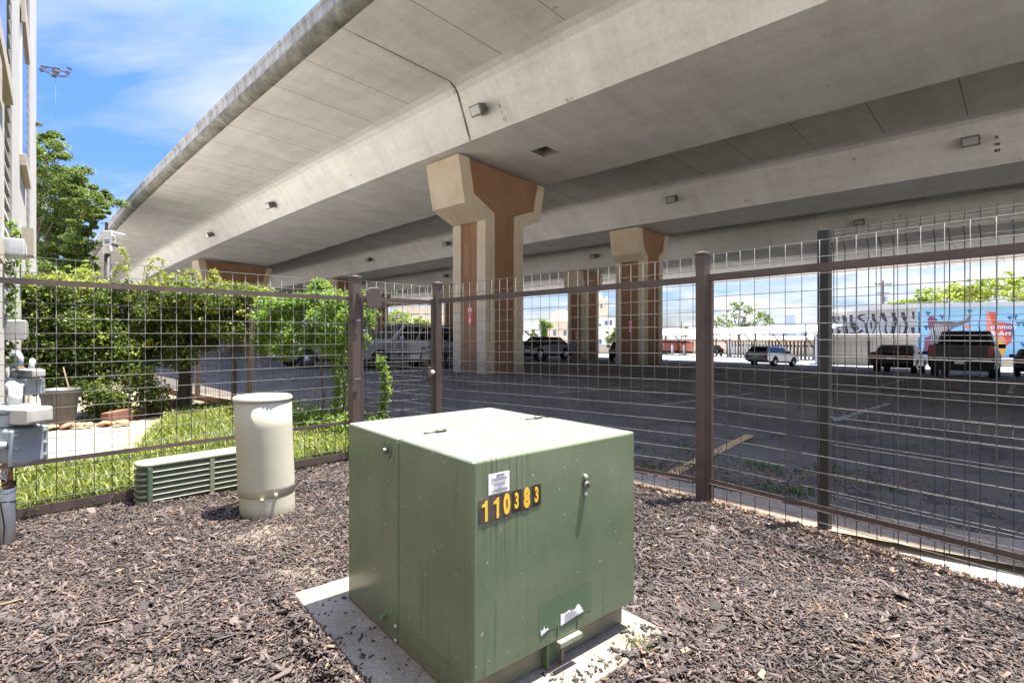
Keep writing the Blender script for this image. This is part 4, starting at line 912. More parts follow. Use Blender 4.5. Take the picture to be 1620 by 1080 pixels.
# litter and weeds on the asphalt beyond the fence
n = 13000; s = rng.uniform(-9, 6, n); w = np.array([wl(q) for q in s]) + 1.15 + rng.normal(0, .35, n) + .25 * np.sin(s * 1.7); n2 = 3500
s[:n2] = rng.uniform(-9, 8, n2); w[:n2] = np.array([wl(q) for q in s[:n2]]) + .62 + np.abs(rng.normal(0, .5, n2)); s2 = s
ok = (np.sin(s * 2.3 + w * 2) + .4 * np.sin(s * 5.1) + rng.normal(0, .5, n)) > -.25
PX, PY = BU.x * w + BV.x * s, BU.y * w + BV.y * s
tag(box_scatter('leaf_litter', np.stack([PX, PY, np.interp(w, GW, GZ) + .006], 1)[ok], np.stack([rng.uniform(.012, .045, n), rng.uniform(.007, .02, n), np.full(n, .003)], 1)[ok], rng.uniform(0, 6.28, n)[ok], rng.normal(0, .35, n)[ok], rng.normal(0, .35, n)[ok], M['litter']), 'brown leaf litter in a drift on the shaded asphalt beyond the fence', 'leaf litter', kind='stuff')
def blades(name, C, h, m, label, wd=.006, lean=.45, kind='stuff'):
    n = len(C); C = np.asarray(C); yaw = rng.uniform(0, 6.28, n); ln = rng.uniform(.05, lean, n); H = h * rng.uniform(.5, 1.3, n); ww = wd * rng.uniform(.6, 1.4, n)
    dx, dy = np.cos(yaw), np.sin(yaw); z0 = np.zeros(n)
    a = C + np.stack([-dy * ww, dx * ww, z0], 1); b2 = C + np.stack([dy * ww, -dx * ww, z0], 1)
    m1 = C + np.stack([dx * ln * H * .45, dy * ln * H * .45, H * .62], 1); c1 = m1 + np.stack([-dy * ww * .8, dx * ww * .8, z0], 1); c2 = m1 - np.stack([-dy * ww * .8, dx * ww * .8, z0], 1)
    tp = C + np.stack([dx * ln * H * 1.25, dy * ln * H * 1.25, H * .97], 1)
    t1 = tp + np.stack([-dy * ww * .1, dx * ww * .1, z0], 1); t2 = tp - np.stack([-dy * ww * .1, dx * ww * .1, z0], 1)
    V = np.stack([a, b2, c2, c1, t1, t2], 1).reshape(-1, 3); k = np.arange(n)[:, None] * 6
    F = np.concatenate([k + np.array([0, 1, 2, 3]), k + np.array([3, 2, 5, 4])])
    return tag(raw(name, V, F, m), label, name.replace('_', ' '), kind=kind)
n = 5200; cs = rng.uniform(-8, 5, 46); cw = np.array([wl(q) for q in cs]) + rng.choice([.85, 1.75], 46) + rng.normal(0, .16, 46); ci = rng.integers(0, 46, n)
s = cs[ci] + rng.normal(0, .15, n); w = cw[ci] + rng.normal(0, .085, n)
blades('weeds', np.stack([BU.x * w + BV.x * s, BU.y * w + BV.y * s, np.interp(w, GW, GZ)], 1), .035, M['weed'], 'low green weeds growing through cracks in the shaded asphalt', .005, .9)
blades('grass_tuft', np.stack([1.86 + rng.normal(0, .06, 60), 1.66 + rng.normal(0, .03, 60), np.full(60, .01)], 1), .10, M['grass'], 'small green grass tuft in the mulch at the lower right', .003, 1.2)
cb = rng.normal(0, .020, (110, 2)); blades('grass_tuft', np.stack([.475 + cb[:, 0], 1.985 + cb[:, 1], np.full(110, .045)], 1), .022, M['grass'], 'tiny yellow-green tuft at the front right corner of the concrete pad', .002, 1.2)
for i, (a, b_, k, col) in enumerate(((.84, 4.66, .03, 'walk'), (1.52, 4.40, .035, 'walk'), (1.25, 4.75, .028, 'rail'))):
    rk = MB(); n0 = 9; rk.lathe([(.001, -.3 * k), (.8 * k, -.1 * k), (k, .25 * k), (.75 * k, .6 * k), (.001, .8 * k)], n0); o = rk.build('stone', M[col], smooth=True); o.location = (a, b_, gxy(a, b_) + .3 * k); o.scale = (1, .8, .9)
    tag(o, ('pale stone on the asphalt just left of the front post', 'pale round stone on the concrete strip at the right of the front post', 'small grey stone on the asphalt behind the front post')[i], 'stone')

# ------------------------------------------------------------------ the yard behind the left fence
Gp = lambda t, d: GATEPOST + DL * t - FN * d
def flat(name, pts, z, m, kind=True):
    o = MB().add([(p[0], p[1], z) for p in pts], [tuple(range(len(pts)))]).build(name, m, recalc=False)
    if o.data.polygons[0].normal.z < 0: o.data.flip_normals()
    return struct(o)
CB = lambda t, d: CORNER + DB * t + RB * d
flat('yard_soil', [Gp(3.2, -.02), Gp(-1.0, -.02), CB(1.0, .0), CB(12.5, .0), (-14, 15), (-14, 8), (-8, 2)], -.012, M['soil'])
LAWN = [Gp(2.45, .03), Gp(-.02, .03), CB(.3, .03), CB(3.6, .04), (-3.9, 8.5), (-4.75, 9.0), (-5.3, 8.6), (-4.95, 7.5), (-4.1, 5.85), (-3.70, 5.15), (-4.3, 4.6), (-3.7, 3.4)]
flat('lawn', LAWN, -.004, M['lawnbase'])
def inpoly(x, y, P):
    c = np.zeros(len(x), bool); j = len(P) - 1
    for i in range(len(P)):
        xi, yi, xj, yj = P[i][0], P[i][1], P[j][0], P[j][1]
        c ^= ((yi > y) != (yj > y)) & (x < (xj - xi) * (y - yi) / (yj - yi + 1e-12) + xi); j = i
    return c
x, y = sample(90000, -5.6, -.8, 3.1, 9.2); k = inpoly(x, y, LAWN); x, y = x[k], y[k]
pt = np.sin(x * 3.1 + 1) * np.sin(y * 2.7) + rng.normal(0, .5, len(x)); k = pt > -.75; x, y = x[k], y[k]
blades('grass', np.stack([x, y, np.zeros(len(x))], 1), .105, M['grass'], 'bright green overgrown grass and ground cover behind the left fence', .007, 1.1)
x, y = sample(7000, -5.4, -.9, 3.2, 9.0); k = inpoly(x, y, LAWN) & ((np.sin(x * 4) * np.sin(y * 3.3)) > .1); x, y = x[k], y[k]
tag(leaf_mesh('ground_cover', np.stack([x, y, rng.uniform(.06, .15, len(x))], 1), .04, M['sprig']), 'yellow-green leafy ground cover among the grass', 'ground cover', kind='stuff')
SL = [(-3.80, 5.12), (-5.15, 6.78), (-6.6, 5.6), (-4.75, 4.15)]
struct(MB().prism(SL, -.08, .035, 'z').build('walkway', M['walk'], bevel=.008))
x, y = sample(420, -6.4, -5.2, 6.45, 7.2); k = ((x + 5.15) * .71 + (y - 6.78) * .71 > -.42) & (y < 7.25); nn = k.sum()
for i in range(26):
    a, b_ = -5.22 - .047 * i + random.uniform(-.03, .03), 7.02 - .014 * i + random.uniform(-.07, .07); q = random.uniform(.035, .075)
    o = MB().lathe([(.001, -.5 * q), (.75 * q, -.35 * q), (q, .1 * q), (.6 * q, .5 * q), (.001, .6 * q)], 7).build('terracotta_stone', M['brick']); o.location = (a, b_, .04); o.rotation_euler = (random.uniform(-.4, .4), random.uniform(-.4, .4), random.uniform(0, 6)); o.scale = (1.25, .85, .8)
    tag(o, 'orange terracotta stone in the row edging the concrete walkway', 'stone', 'terracotta stones along the walkway')
t0 = at(95, 676, 6.95); r = thing('tub', 'tall grey plastic tub standing between the gas meter and the hedge', 'tub', (t0.x, t0.y, -.01))
MB().lathe([(.150, 0), (.155, .01), (.200, .49), (.214, .495), (.214, .515), (.196, .516), (.150, .03), (.001, .03)], 32, cap=True).build('body', M['tub'], r, smooth=True)
b = MB()
for a in np.linspace(0, 6.283, 14, endpoint=False): b.tube([(.157 * math.cos(a), .157 * math.sin(a), .03), (.199 * math.cos(a), .199 * math.sin(a), .47)], .006, 4)
b.build('ribs', M['tub'], r)
tag(MB().tube([(t0.x + .12, t0.y, .50), (t0.x - .06, t0.y + .12, .78)], .009, 6).build('stake', M['straw']), 'thin wooden stake leaning out of the grey tub', 'stake')
e0, e1 = Vector((-5.45, 7.05, 0)), Vector((-5.55, 8.75, 0)); dd = (e1 - e0).normalized(); nn_ = Vector((dd.y, -dd.x, 0)) * .05
tag(MB().prism([tuple(q[:2]) for q in (e0 - nn_, e0 + nn_, e1 + nn_, e1 - nn_)], -.05, .17, 'z').build('brick_edging', M['edging'], bevel=.012), 'low reddish brick edging in front of the hedge', 'edging')

# hedge over the fence posts: woody stems, a deep leafy mass, young shoots along its top
hroot = thing('hedge', 'dense dark green hedge, yellowish on top, at the back of the yard', 'hedge', (-5.5, 8.6, 0))
ho = Vector((-5.5, 8.6, 0)); pts = []
path = [(-6.75, 7.6, 1.35, .95), (-6.35, 8.0, 1.35, 1.0), (-5.95, 8.35, 1.5, .85), (-5.55, 8.6, 1.62, .78), (-5.15, 8.75, 1.65, .72), (-4.75, 8.85, 1.68, .66), (-4.45, 8.85, 1.75, .55)]
for (a, b_, zc, rz_) in path:
    for _ in range(17):
        c = np.array([a + rng.normal(0, .22), b_ + rng.normal(0, .30), zc + rng.uniform(-rz_, rz_)])
        if c[2] > 1.88: c[2] = 1.88 - rng.uniform(0, .14)
        pts.append(blob(c, (.27, .30, .22), 560, .2))
for (a, b_, zc) in ((-6.2, 7.45, .45), (-5.85, 7.5, .35), (-5.6, 7.6, .25), (-6.5, 7.3, .6), (-5.35, 7.9, .3), (-6.0, 7.7, .7), (-6.2, 7.6, .9), (-5.75, 7.8, .95), (-5.9, 7.6, .15), (-5.5, 7.75, .6), (-6.45, 7.4, 1.0), (-5.2, 8.2, .9), (-6.7, 7.2, 1.2), (-6.75, 7.25, .8), (-6.6, 7.35, 1.5), (-6.35, 7.6, 1.35), (-6.0, 7.8, 1.25), (-6.75, 7.3, 1.75), (-6.45, 7.5, 1.7), (-6.1, 7.75, 1.6), (-5.7, 8.1, 1.25)): pts.append(blob((a, b_, zc), (.28, .22, .26), 760, .1))
leaf_mesh('foliage', np.concatenate(pts), .057, M['hedge'], hroot, ho)
pts = [blob((a + rng.normal(0, .25), b_ - .25 + rng.normal(0, .2), 1.90 + rng.uniform(-.06, .12)), (.16, .14, .08), 60, 0) for (a, b_, _, _) in path for _ in range(7)]
pts += [blob((a + rng.normal(0, .3), b_ - .42 + rng.normal(0, .1), zc + rng.uniform(-.6, .5)), (.13, .1, .12), 45, 0) for (a, b_, zc, _) in path for _ in range(8)]
leaf_mesh('young_shoots', np.concatenate(pts), .055, M['sprig'], hroot, ho)
b = MB()
for (a, b_, k) in ((-5.49, 8.75, .075), (-5.42, 8.85, .05), (-6.3, 8.0, .04), (-5.9, 8.4, .035), (-4.75, 9.0, .045), (-6.6, 7.6, .05)):
    b.tube([(a, b_, -.05), (a + random.uniform(-.05, .05), b_, .7), (a + random.uniform(-.15, .15), b_ - .05, 1.5), (a + random.uniform(-.3, .3), b_ - .1, 2.1)], [k, k * .85, k * .6, k * .3], 8)
for _ in range(40):
    a, b_, zc, _r = random.choice(path); p = Vector((a, b_, zc)); b.tube([p, p + Vector((random.uniform(-.3, .3), random.uniform(-.45, -.1), random.uniform(-.4, .4))), p + Vector((random.uniform(-.5, .5), random.uniform(-.7, -.2), random.uniform(-.6, .6)))], [.012, .008, .004], 4)
b.build('stems', M['bark'], hroot, off=ho)
def tendril(parent, base, off, seed, h=.45):
    rs = random.Random(seed); p = Vector(base); d = Vector((rs.uniform(-.3, .3), rs.uniform(-.2, .1), 1)).normalized(); P = [p.copy()]
    for i in range(10):
        d = (d + Vector((rs.uniform(-.35, .35), rs.uniform(-.2, .2), -.11 * i * .5))).normalized(); p = p + d * h / 9; P.append(p.copy())
    MB().tube(P, .0035, 4).build('shoot', M['sprig'], parent, off=off)
    C = np.concatenate([np.array(q)[None] + rng.normal(0, .025, (9, 3)) for q in P]); leaf_mesh('shoot_leaves', C, .045, M['sprig'], parent, off)
for i, (px, py, Y, h) in enumerate(((180, 428, 7.9, .30), (203, 424, 8.0, .45), (232, 428, 8.1, .5), (262, 432, 8.2, .30), (320, 440, 8.4, .40), (330, 440, 8.4, .25), (345, 445, 8.4, .5), (148, 428, 7.8, .25))): tendril(hroot, at(px, py, Y) - Vector((0, 0, .12)), ho, i, h)

# bright vine on the fence beyond the gate
vroot = thing('vine', 'bright lime-green vine climbing the wire fence behind the cream pedestal', 'vine', CORNER + DB * 2.6); vo = CORNER + DB * 2.6
pts = []
for _ in range(86):
    t = rng.uniform(1.35, 3.95); z0 = 1.42 + .05 * np.sin(t * 3); c = CORNER + DB * t + RB * rng.normal(.06, .10)
    hh = .42 if 1.7 < t < 3.3 else .30
    pts.append(blob((c.x, c.y, min(z0 + .02 + rng.uniform(-hh, hh) - (.10 if t > 3 else 0), 1.68)), (.19, .15, .14), 225, .2))
for z in np.arange(.05, 1.1, .10):
    for t, k in ((1.95, 60), (1.78, 26)): c = CORNER + DB * (t + .05 * math.sin(z * 9)); pts.append(blob((c.x, c.y, z), (.10, .09, .09), k, .1))
for _ in range(26): c = CORNER + DB * rng.uniform(.6, 3.0) + RB * rng.uniform(.05, .5); pts.append(blob((c.x, c.y, rng.uniform(.04, .22)), (.20, .2, .12), 110, .1))
for _ in range(10): c = CORNER + DB * rng.uniform(2.2, 2.55); pts.append(blob((c.x, c.y, rng.uniform(1.7, 1.93)), (.11, .1, .08), 80, .1))
c = CORNER + DB * 1.62; pts.append(blob((c.x, c.y, 1.74), (.07, .06, .06), 50, .1))
leaf_mesh('foliage', np.concatenate(pts), .050, M['vine'], vroot, vo)
b = MB()
for t in (1.95, 1.8, 2.3):
    P = [CORNER + DB * (t + .04 * math.sin(z * 7 + t)) + Vector((0, 0, z)) for z in np.arange(-.05, 1.6, .15)]; b.tube(P, .014, 5)
for k in range(14): t = random.uniform(1.5, 3.8); p = CORNER + DB * t + RB * .05 + Vector((0, 0, random.uniform(1.0, 1.5))); b.tube([p, p + DB * random.uniform(-.4, .4) + Vector((0, 0, .2)), p + DB * random.uniform(-.6, .6) + Vector((0, 0, .35))], .005, 4)
b.build('stems', M['bark'], vroot, off=vo)
vr = thing('vine', 'small vine sprig climbing the wires inside the gate opening', 'vine', CORNER + DB * .95); vo = CORNER + DB * .95; pts = []
for z in np.arange(.0, .98, .07): c = vo + DB * (.05 * math.sin(z * 8)); pts.append(blob((c.x, c.y, z), (.075, .07, .07), 34 + int(30 * (z > .72)), .1))
leaf_mesh('foliage', np.concatenate(pts), .06, M['vine'], vr, vo); MB().tube([(.05 * math.sin(z * 8) * DB.x, .05 * math.sin(z * 8) * DB.y, z) for z in np.arange(-.05, .95, .1)], .008, 5).build('stems', M['bark'], vr)

# ------------------------------------------------------------------ white building at the left
WU = Vector((.7576, .6527, 0)); WV = Vector((-.6527, .7576, 0)); WO = WU * -.36
def wy(px): k = (px - CX) / FPX; return -.36 / (.7576 * k + .6527)
def wt(px): Y = wy(px); k = (px - CX) / FPX; return Vector((k * Y, Y, 0)).dot(WV)
T_END = wt(57.5); bo = WO + WV * T_END
bd = thing('white_building', 'tall white stucco apartment building with grey siding strips at the left edge', 'building', bo)
TB = frame((0, 0, 0), WV, (0, 0, 1)); TB = Matrix(((WV.x, WU.x, 0, WO.x - bo.x), (WV.y, WU.y, 0, WO.y - bo.y), (0, 0, 1, 0), (0, 0, 0, 1)))   # local: x along wall, y out of wall, z up
t = [wt(p) for p in (0, 9, 11.5, 21.5, 31, 38, 43.5, 47, 57.5)]
HB2 = 12.5
MB().box(-6, T_END, -9, -.10, -.1, HB2, T=TB).build('wall', M['stucco'], bd)
b = MB(); b.box(t[7], T_END, -.0999, .0, -.1, HB2, T=TB); b.box(t[3], t[6] - .0, -.0999, -.012, -.1, HB2, T=TB); b.box(-6, t[2] - .35, -.0999, -.012, -.1, HB2, T=TB); b.box(t[2]-.349, t[2], -.0999, -.02, -.1, HB2, T=TB); b.build('pilaster', M['stucco'], bd)
for a, c in ((t[2], t[3]), (t[6], t[7])):
    z = 0.0; b = MB()
    while z < HB2: b.prism([(-.099, z), (-.022, z), (-.05, z + .155), (-.099, z + .155)], a + .01, c - .01, 'x', T=TB); z += .158
    b.build('lap_siding', M['siding'], bd)
def wall_window(a, c, z0, z1, label=None):
    w = MB().box(a, c, -.0118, .010, z0, z1, T=TB).build('window', M['white'], bd)
    MB().box(a + .05, c - .05, .0101, .014, z0 + .06, z1 - .06, T=TB).build('pane', M['pane'], w)
    b = MB(); b.box(a - .05, c + .05, -.0117, .055, z0 - .15, z0 - .004, T=TB); b.build('sill', M['trim'], w, bevel=.006)
    MB().box(a - .03, c + .03, .0, .045, z1 + .004, z1 + .34, T=TB).build('hood', M['trim'], w, bevel=.006)
wall_window(t[4] + .35, t[5] + .6, 3.55, 5.25); wall_window(t[4] + .35, t[5] + .6, 6.9, 9.2)
wall_window(t[0] - .95, t[1] - .1, 3.45, 6.1)
wall_window(t[0] - 2.2, t[1] - 1.2, 1.9, 2.9)
b = MB(); b.box(t[4] + .3, t[4] + .7, 0, .12, 2.25, 2.6, T=TB); b.build('vent_hood', M['trim'], bd)
for (px, py, w_, h_, dp, lab, m) in ((13, 394, .24, .15, .12, 'pale grey junction box high on the white building wall', 'whitepipe'), (17, 522, .22, .19, .12, 'white meter cabinet on the white building wall above the gas meter', 'clear')):
    Y = wy(px) - .15; p = at(px, py, Y); o = thing('utility_cabinet', lab, 'utility box', p); Rz = math.atan2(WV.y, WV.x)
    MB().box(-w_, w_ * .55, -dp, dp * .3, -h_ / 2, h_ / 2, T=Matrix.Rotation(Rz, 4, 'Z')).build('case', M[m], o, bevel=.012)
    MB().box(-w_ + .03, w_ * .55 - .03, -dp - .006, -dp - .001, -h_ / 2 + .025, h_ / 2 - .025, T=Matrix.Rotation(Rz, 4, 'Z')).build('cover', M[m], o, bevel=.002)
p = at(60.5, 197, 11.3); tag(MB().box(-.16, .05, -.05, .05, -.03, .03).build('wall_lamp', M['fixture'], bevel=.006), 'small dark lamp arm on the far corner of the white building', 'lamp').location = p
cr = thing('vine', 'thin creeper growing up the siding strip of the white building', 'vine', at(16, 560, 5.1)); co = at(16, 560, 5.1); pts = []
for i in range(70):
    q = at(14 + 6 * math.sin(i * .9) + 0.12 * i, 575 - 3.2 * i, 5.15 + .0 * i); pts.append(blob((q.x, q.y, q.z), (.035, .05, .05), 7, 0))
for i in range(40):
    q = at(42 + 5 * math.sin(i * 1.3), 560 - 4.0 * i, 8.0); pts.append(blob((q.x, q.y, q.z), (.06, .05, .08), 8, 0))
leaf_mesh('foliage', np.concatenate(pts), .05, M['vine'], cr, co)
MB().tube([at(14 + 6 * math.sin(i * .9) + .12 * i, 575 - 3.2 * i, 5.15) for i in range(70)], .004, 4).build('stems', M['bark'], cr, off=co)
# ------------------------------------------------------------------ vehicles (x forward, y left)
def arc(cx, r, n=7): return [(cx + r * math.cos(a), max(0.30, 0.36 + r * math.sin(a))) for a in np.linspace(math.pi, 0, n)]
def vehicle(name, label, cat, pos, heading, kind, paint, tail_on=True, group='vehicles parked in the lot'):
    K = dict(
        suv=dict(L=5.05, W=1.98, hood=1.12, belt=1.16, roof=1.86, wb=2.95, r=.39, cab=(-2.42, 1.15, -2.30, .35), nose=.92, tail=1.16),
        sedan=dict(L=4.75, W=1.82, hood=.92, belt=.98, roof=1.43, wb=2.75, r=.33, cab=(-1.75, 1.15, -.95, .25), nose=.74, tail=1.02),
        wagon=dict(L=4.7, W=1.80, hood=.95, belt=1.0, roof=1.48, wb=2.7, r=.33, cab=(-2.25, 1.05, -1.85, .20), nose=.76, tail=.98),
        pickup=dict(L=5.7, W=2.02, hood=1.22, belt=1.24, roof=1.93, wb=3.6, r=.41, cab=(-.75, 1.55, -.55, .85), nose=1.0, tail=1.24))[kind]
    L, W, r, wb = K['L'], K['W'], K['r'], K['wb']; h = L / 2; xf, xr = wb / 2 + .12, -wb / 2 + .12
    root = thing(name, label, cat, pos, heading, group)
    # ground slopes across the lot: sit on it
    sl = (gxy(pos[0] + math.cos(heading), pos[1] + math.sin(heading)) - gxy(pos[0] - math.cos(heading), pos[1] - math.sin(heading))) / 2
    root.rotation_euler = (0, -math.atan(sl), heading)
    c0, c1, r0, r1 = K['cab']; bz = K['belt']; ra = r + .07
    base = [(-h + .06, .36)] + arc(xr, ra) + arc(xf, ra) + [(h - .05, .36), (h, .52), (h - .02, K['nose'] - .06), (h - .10, K['nose']), (c1 + .05, K['hood']), (c1 - .3, bz)]
    if kind == 'pickup': base += [(c0, bz), (c0 - .02, bz + .02), (-h + .02, bz + .02), (-h, 1.0), (-h, .52)]
    elif kind == 'sedan': base += [(c0, bz + .03), (-h + .10, K['tail']), (-h, K['tail'] - .10), (-h + .02, .52)]
    else: base += [(c0, bz), (-h + .03, bz - .02), (-h, .80), (-h, .52)]
    body = MB(); w2 = W / 2
    n = len(base)
    def yw(z): return w2 * (0.965 if z < .5 else 1.0 if z < .95 * bz else .965)
    vs = [(x, -yw(z), z) for x, z in base] + [(x, yw(z), z) for x, z in base]
    body.add(vs, [list(range(n))[::-1], list(range(n, 2 * n))] + [(i, (i + 1) % n, n + (i + 1) % n, n + i) for i in range(n)])
    body.build('body', paint, root, bevel=.035)
    MB().box(-h + .15, h - .15, -w2 + .16, w2 - .16, .25, .60).build('underbody', M['tyre'], root)
    # greenhouse
    zt = K['roof']; wb2, wt2 = w2 * .945, w2 * .76
    bot = [(c0, -wb2, bz - .01), (c1, -wb2, bz - .01), (c1, wb2, bz - .01), (c0, wb2, bz - .01)]
    top = [(r0, -wt2, zt), (r1, -wt2, zt), (r1, wt2, zt), (r0, wt2, zt)]
    cab = MB().hexa(bot, top).build('cabin', paint, root, bevel=.05, seg=3)
    def pane(A, B, C, D, u0, u1, v0, v1, nm):
        A, B, C, D = map(Vector, (A, B, C, D)); f = lambda u, v: (A * (1 - u) + B * u) * (1 - v) + (D * (1 - u) + C * u) * v
        nrm = (B - A).cross(D - A).normalized(); q = [f(u0, v0), f(u1, v0), f(u1, v1), f(u0, v1)]
        b = MB(); b.hexa([tuple(p - nrm * .03) for p in q], [tuple(p + nrm * .012) for p in q]); b.build(nm, M['carglass'], root)
    nS = {'suv': 3, 'sedan': 2, 'wagon': 3, 'pickup': 2}[kind]
    for sgn in (-1, 1):
        A, B, C, D = (bot[0], bot[1], top[1], top[0]) if sgn < 0 else (bot[2], bot[3], top[3], top[2])
        for i in range(nS):
            u0, u1 = .04 + .93 * i / nS + .015, .04 + .93 * (i + 1) / nS - .015
            pane(A, B, C, D, u0, u1, .10, .86, 'side_window')
    pane(bot[1], bot[2], top[2], top[1], .05, .95, .08, .92, 'windscreen'); pane(bot[3], bot[0], top[0], top[3], .07, .93, .12, .88, 'rear_window')
    for x in (xf, xr):
        for sgn in (-1, 1):
            T = Matrix.Translation((x, sgn * (w2 - .12), r)) @ Matrix.Rotation(rad(90), 4, 'X')
            wl_ = MB().lathe([(r * .62, -.11), (r * .95, -.115), (r, -.08), (r, .08), (r * .95, .115), (r * .62, .11)], 22, T=T).build('wheel', M['tyre'], root, smooth=True)
            T2 = Matrix.Translation((x, sgn * (w2 - .008), r)) @ Matrix.Rotation(rad(90), 4, 'X')
            b = MB(); b.lathe([(r * .62, -.02), (r * .58, .012), (r * .5, -.008), (r * .2, .004), (.001, .006)], 22, T=T2)
            b.build('rim', M['rim'], wl_, smooth=True)
    tl = {'suv': (.62, 1.22, .12), 'sedan': (.70, .92, .42), 'wagon': (.66, .92, .22), 'pickup': (.80, 1.24, .16)}[kind]
    for sgn in (-1, 1):
        y0, y1 = sorted((sgn * (w2 * .95), sgn * (w2 * .95 - tl[2]))); MB().box(-h - .014, -h + .10, y0, y1, tl[0], tl[1]).build('tail_light', M['tail'], root, bevel=.012)
        y0, y1 = sorted((sgn * (w2 * .92), sgn * (w2 * .92 - .36))); MB().box(h - .12, h + .008, y0, y1, K['nose'] - .24, K['nose'] - .08).build('headlight', M['head'], root, bevel=.012)
        b = MB(); y0, y1 = sorted((sgn * (w2 * .95), sgn * (w2 + .20))); b.box(c1 - .52, c1 - .40, y0, y1, bz + .02, bz + .20); b.build('mirror', M['blackcar'] if kind in ('pickup', 'sedan') else paint, root, bevel=.03)
    dk = M['tyre']
    if kind == 'pickup':
        b = MB(); b.box(-h - .16, -h + .05, -w2 * .96, w2 * .96, .50, .66); b.build('rear_bumper', dk, root, bevel=.02)
        b = MB(); b.box(-h - .17, -h - .15, -w2 * .92, -w2 * .36, .655, .685); b.box(-h - .17, -h - .15, w2 * .36, w2 * .92, .655, .685); b.build('step_pad', M['chrome'], root)
        MB().box(-h + .03, c0 - .03, -w2 * .86, w2 * .86, bz - .02, bz + .023).build('bed_cover', M['tyre'], root)
        b = MB(); b.box(-h - .012, -h, -w2 * .70, w2 * .70, .72, 1.20); t_ = b.build('tailgate', paint, root, bevel=.02)
        MB().box(-h - .02, -h - .011, -.14, .14, 1.08, 1.14).build('handle', dk, t_)
        MB().box(-h - .168, -h - .16, -.16, .16, .52, .65).build('number_plate', M['white'], root)
        MB().box(-h + .2, -h + .5, -.5, .5, .26, .36).build('spare_wheel', dk, root, bevel=.04)
    else:
        MB().box(-h - .05, -h + .06, -w2 * .95, w2 * .95, .42, .62).build('rear_bumper', paint if kind != 'sedan' else paint, root, bevel=.03)
        MB().box(-h - .056, -h - .05, -.17, .17, .66 if kind == 'sedan' else .64, .78 if kind == 'sedan' else .76).build('number_plate', M['white'], root)
    MB().box(h - .05, h + .05, -w2 * .95, w2 * .95, .40, .60).build('front_bumper', paint, root, bevel=.03)
    MB().box(h - .03, h + .012, -w2 * .5, w2 * .5, .60, K['nose'] - .12).build('grille', dk, root, bevel=.01)
    if kind == 'suv':
        b = MB()
        for sgn in (-1, 1): b.tube([(r0 + .3, sgn * wt2 * .92, zt + .05), (r1 - .1, sgn * wt2 * .92, zt + .05)], .02, 6)
        b.build('roof_rail', dk, root)
        for sgn in (-1, 1): MB().box(-1.9, 1.7, sgn * w2 - .012, sgn * w2 + .012, .60, .66).build('side_moulding', dk, root)
    return root
HB = math.atan2(BU.y, BU.x); HF = HB + math.pi
vehicle('parked_suv', 'silver sport utility vehicle seen through the gate, parked nose towards the fence', 'suv', on(634, 23.0), HF, 'suv', M['silver'])
vehicle('parked_suv', 'dark blue sport utility vehicle half hidden behind the nearest pier', 'suv', on(716, 25.0), HF, 'suv', M['darkblue'])
vehicle('parked_car', 'pale car mostly hidden behind the bright vine, left of the hinge post', 'car', on(528, 22.0), HF, 'sedan', M['silver'])
vehicle('parked_car', 'charcoal sedan just right of the nearest pier, by the ivy column', 'car', on(858, 32.5), HF + .1, 'sedan', M['charcoal'])
vehicle('parked_car', 'black car whose nose shows left of the second pier', 'car', on(985, 38.5), HF + .55, 'sedan', M['blackcar'])
vehicle('parked_car', 'silver station wagon with dark rear, in front of the carport', 'car', on(1222, 41.0), HB - .18, 'wagon', M['silver'])
vehicle('parked_car', 'dark red sedan seen from behind, in front of the pale storage shed', 'car', on(1423, 28.0), HB + .0, 'sedan', M['redcar'])
vehicle('parked_pickup', 'bronze pickup truck seen from behind, in front of the blue mural', 'pickup truck', on(1529, 22.6), HB, 'pickup', M['bronze'])
vehicle('parked_car', 'black car cut off by the right edge, beside the pickup', 'car', on(1643, 27.0), HB, 'sedan', M['blackcar'])

# ------------------------------------------------------------------ trees
def tree(name, label, base, stems, clumps, size, m, per, group=None, cat='tree', off=None):
    """stems: list of point lists with radii; clumps: (centre, radius)"""
    r = thing(name, label, cat, base, 0, group); o = Vector(base)
    b = MB()
    for pts, rs in stems: b.tube(pts, rs, 7)
    b.build('trunk', M['bark'], r, off=o)
    C = []
    for c, rd in clumps:
        c = np.asarray(c)
        for _ in range(13):
            cc = c + rng.normal(0, .66, 3) * np.asarray(rd); C.append(blob(cc, np.asarray(rd) * rng.uniform(.22, .75) * np.array((1.15, 1.15, .7)), int(per * rng.uniform(.5, 1.4) / 13), .0))
    leaf_mesh('crown', np.concatenate(C), size, m, r, o, wid=.6)
    return r
def px_clumps(lst, Y, jit): return [(tuple(at(px, py, Y + rng.uniform(-jit, jit))), tuple(np.array((pr, pr * 1.0, pr * .8)) * Y / FPX)) for px, py, pr in lst]
Y = 30.0; base = on(40, Y); fork = at(44, 470, Y)
lst = [(66, 244, 20), (62, 280, 24), (92, 268, 24), (112, 288, 24), (84, 300, 26), (128, 306, 22), (146, 318, 20), (158, 312, 12), (104, 330, 24), (70, 332, 26), (138, 340, 16), (152, 336, 10), (64, 372, 26), (92, 368, 26), (118, 376, 18), (76, 402, 26), (110, 404, 20), (124, 396, 12), (60, 430, 26), (92, 428, 22), (34, 300, 34), (30, 370, 36), (24, 430, 36), (44, 240, 26), (80, 222, 10), (128, 356, 12), (112, 440, 18), (140, 428, 9)]
cl = px_clumps(lst, Y, 2.6)
stems = [([base, fork], [.45, .34])] + [([fork, (fork + Vector(c)) / 2 + Vector((0, 0, .5)), Vector(c)], [.12, .06, .02]) for c, rd in cl[::3]]
tree('oak_tree', 'large dark green oak behind the white building', base, stems, cl, .135, M['oak'], 4200)
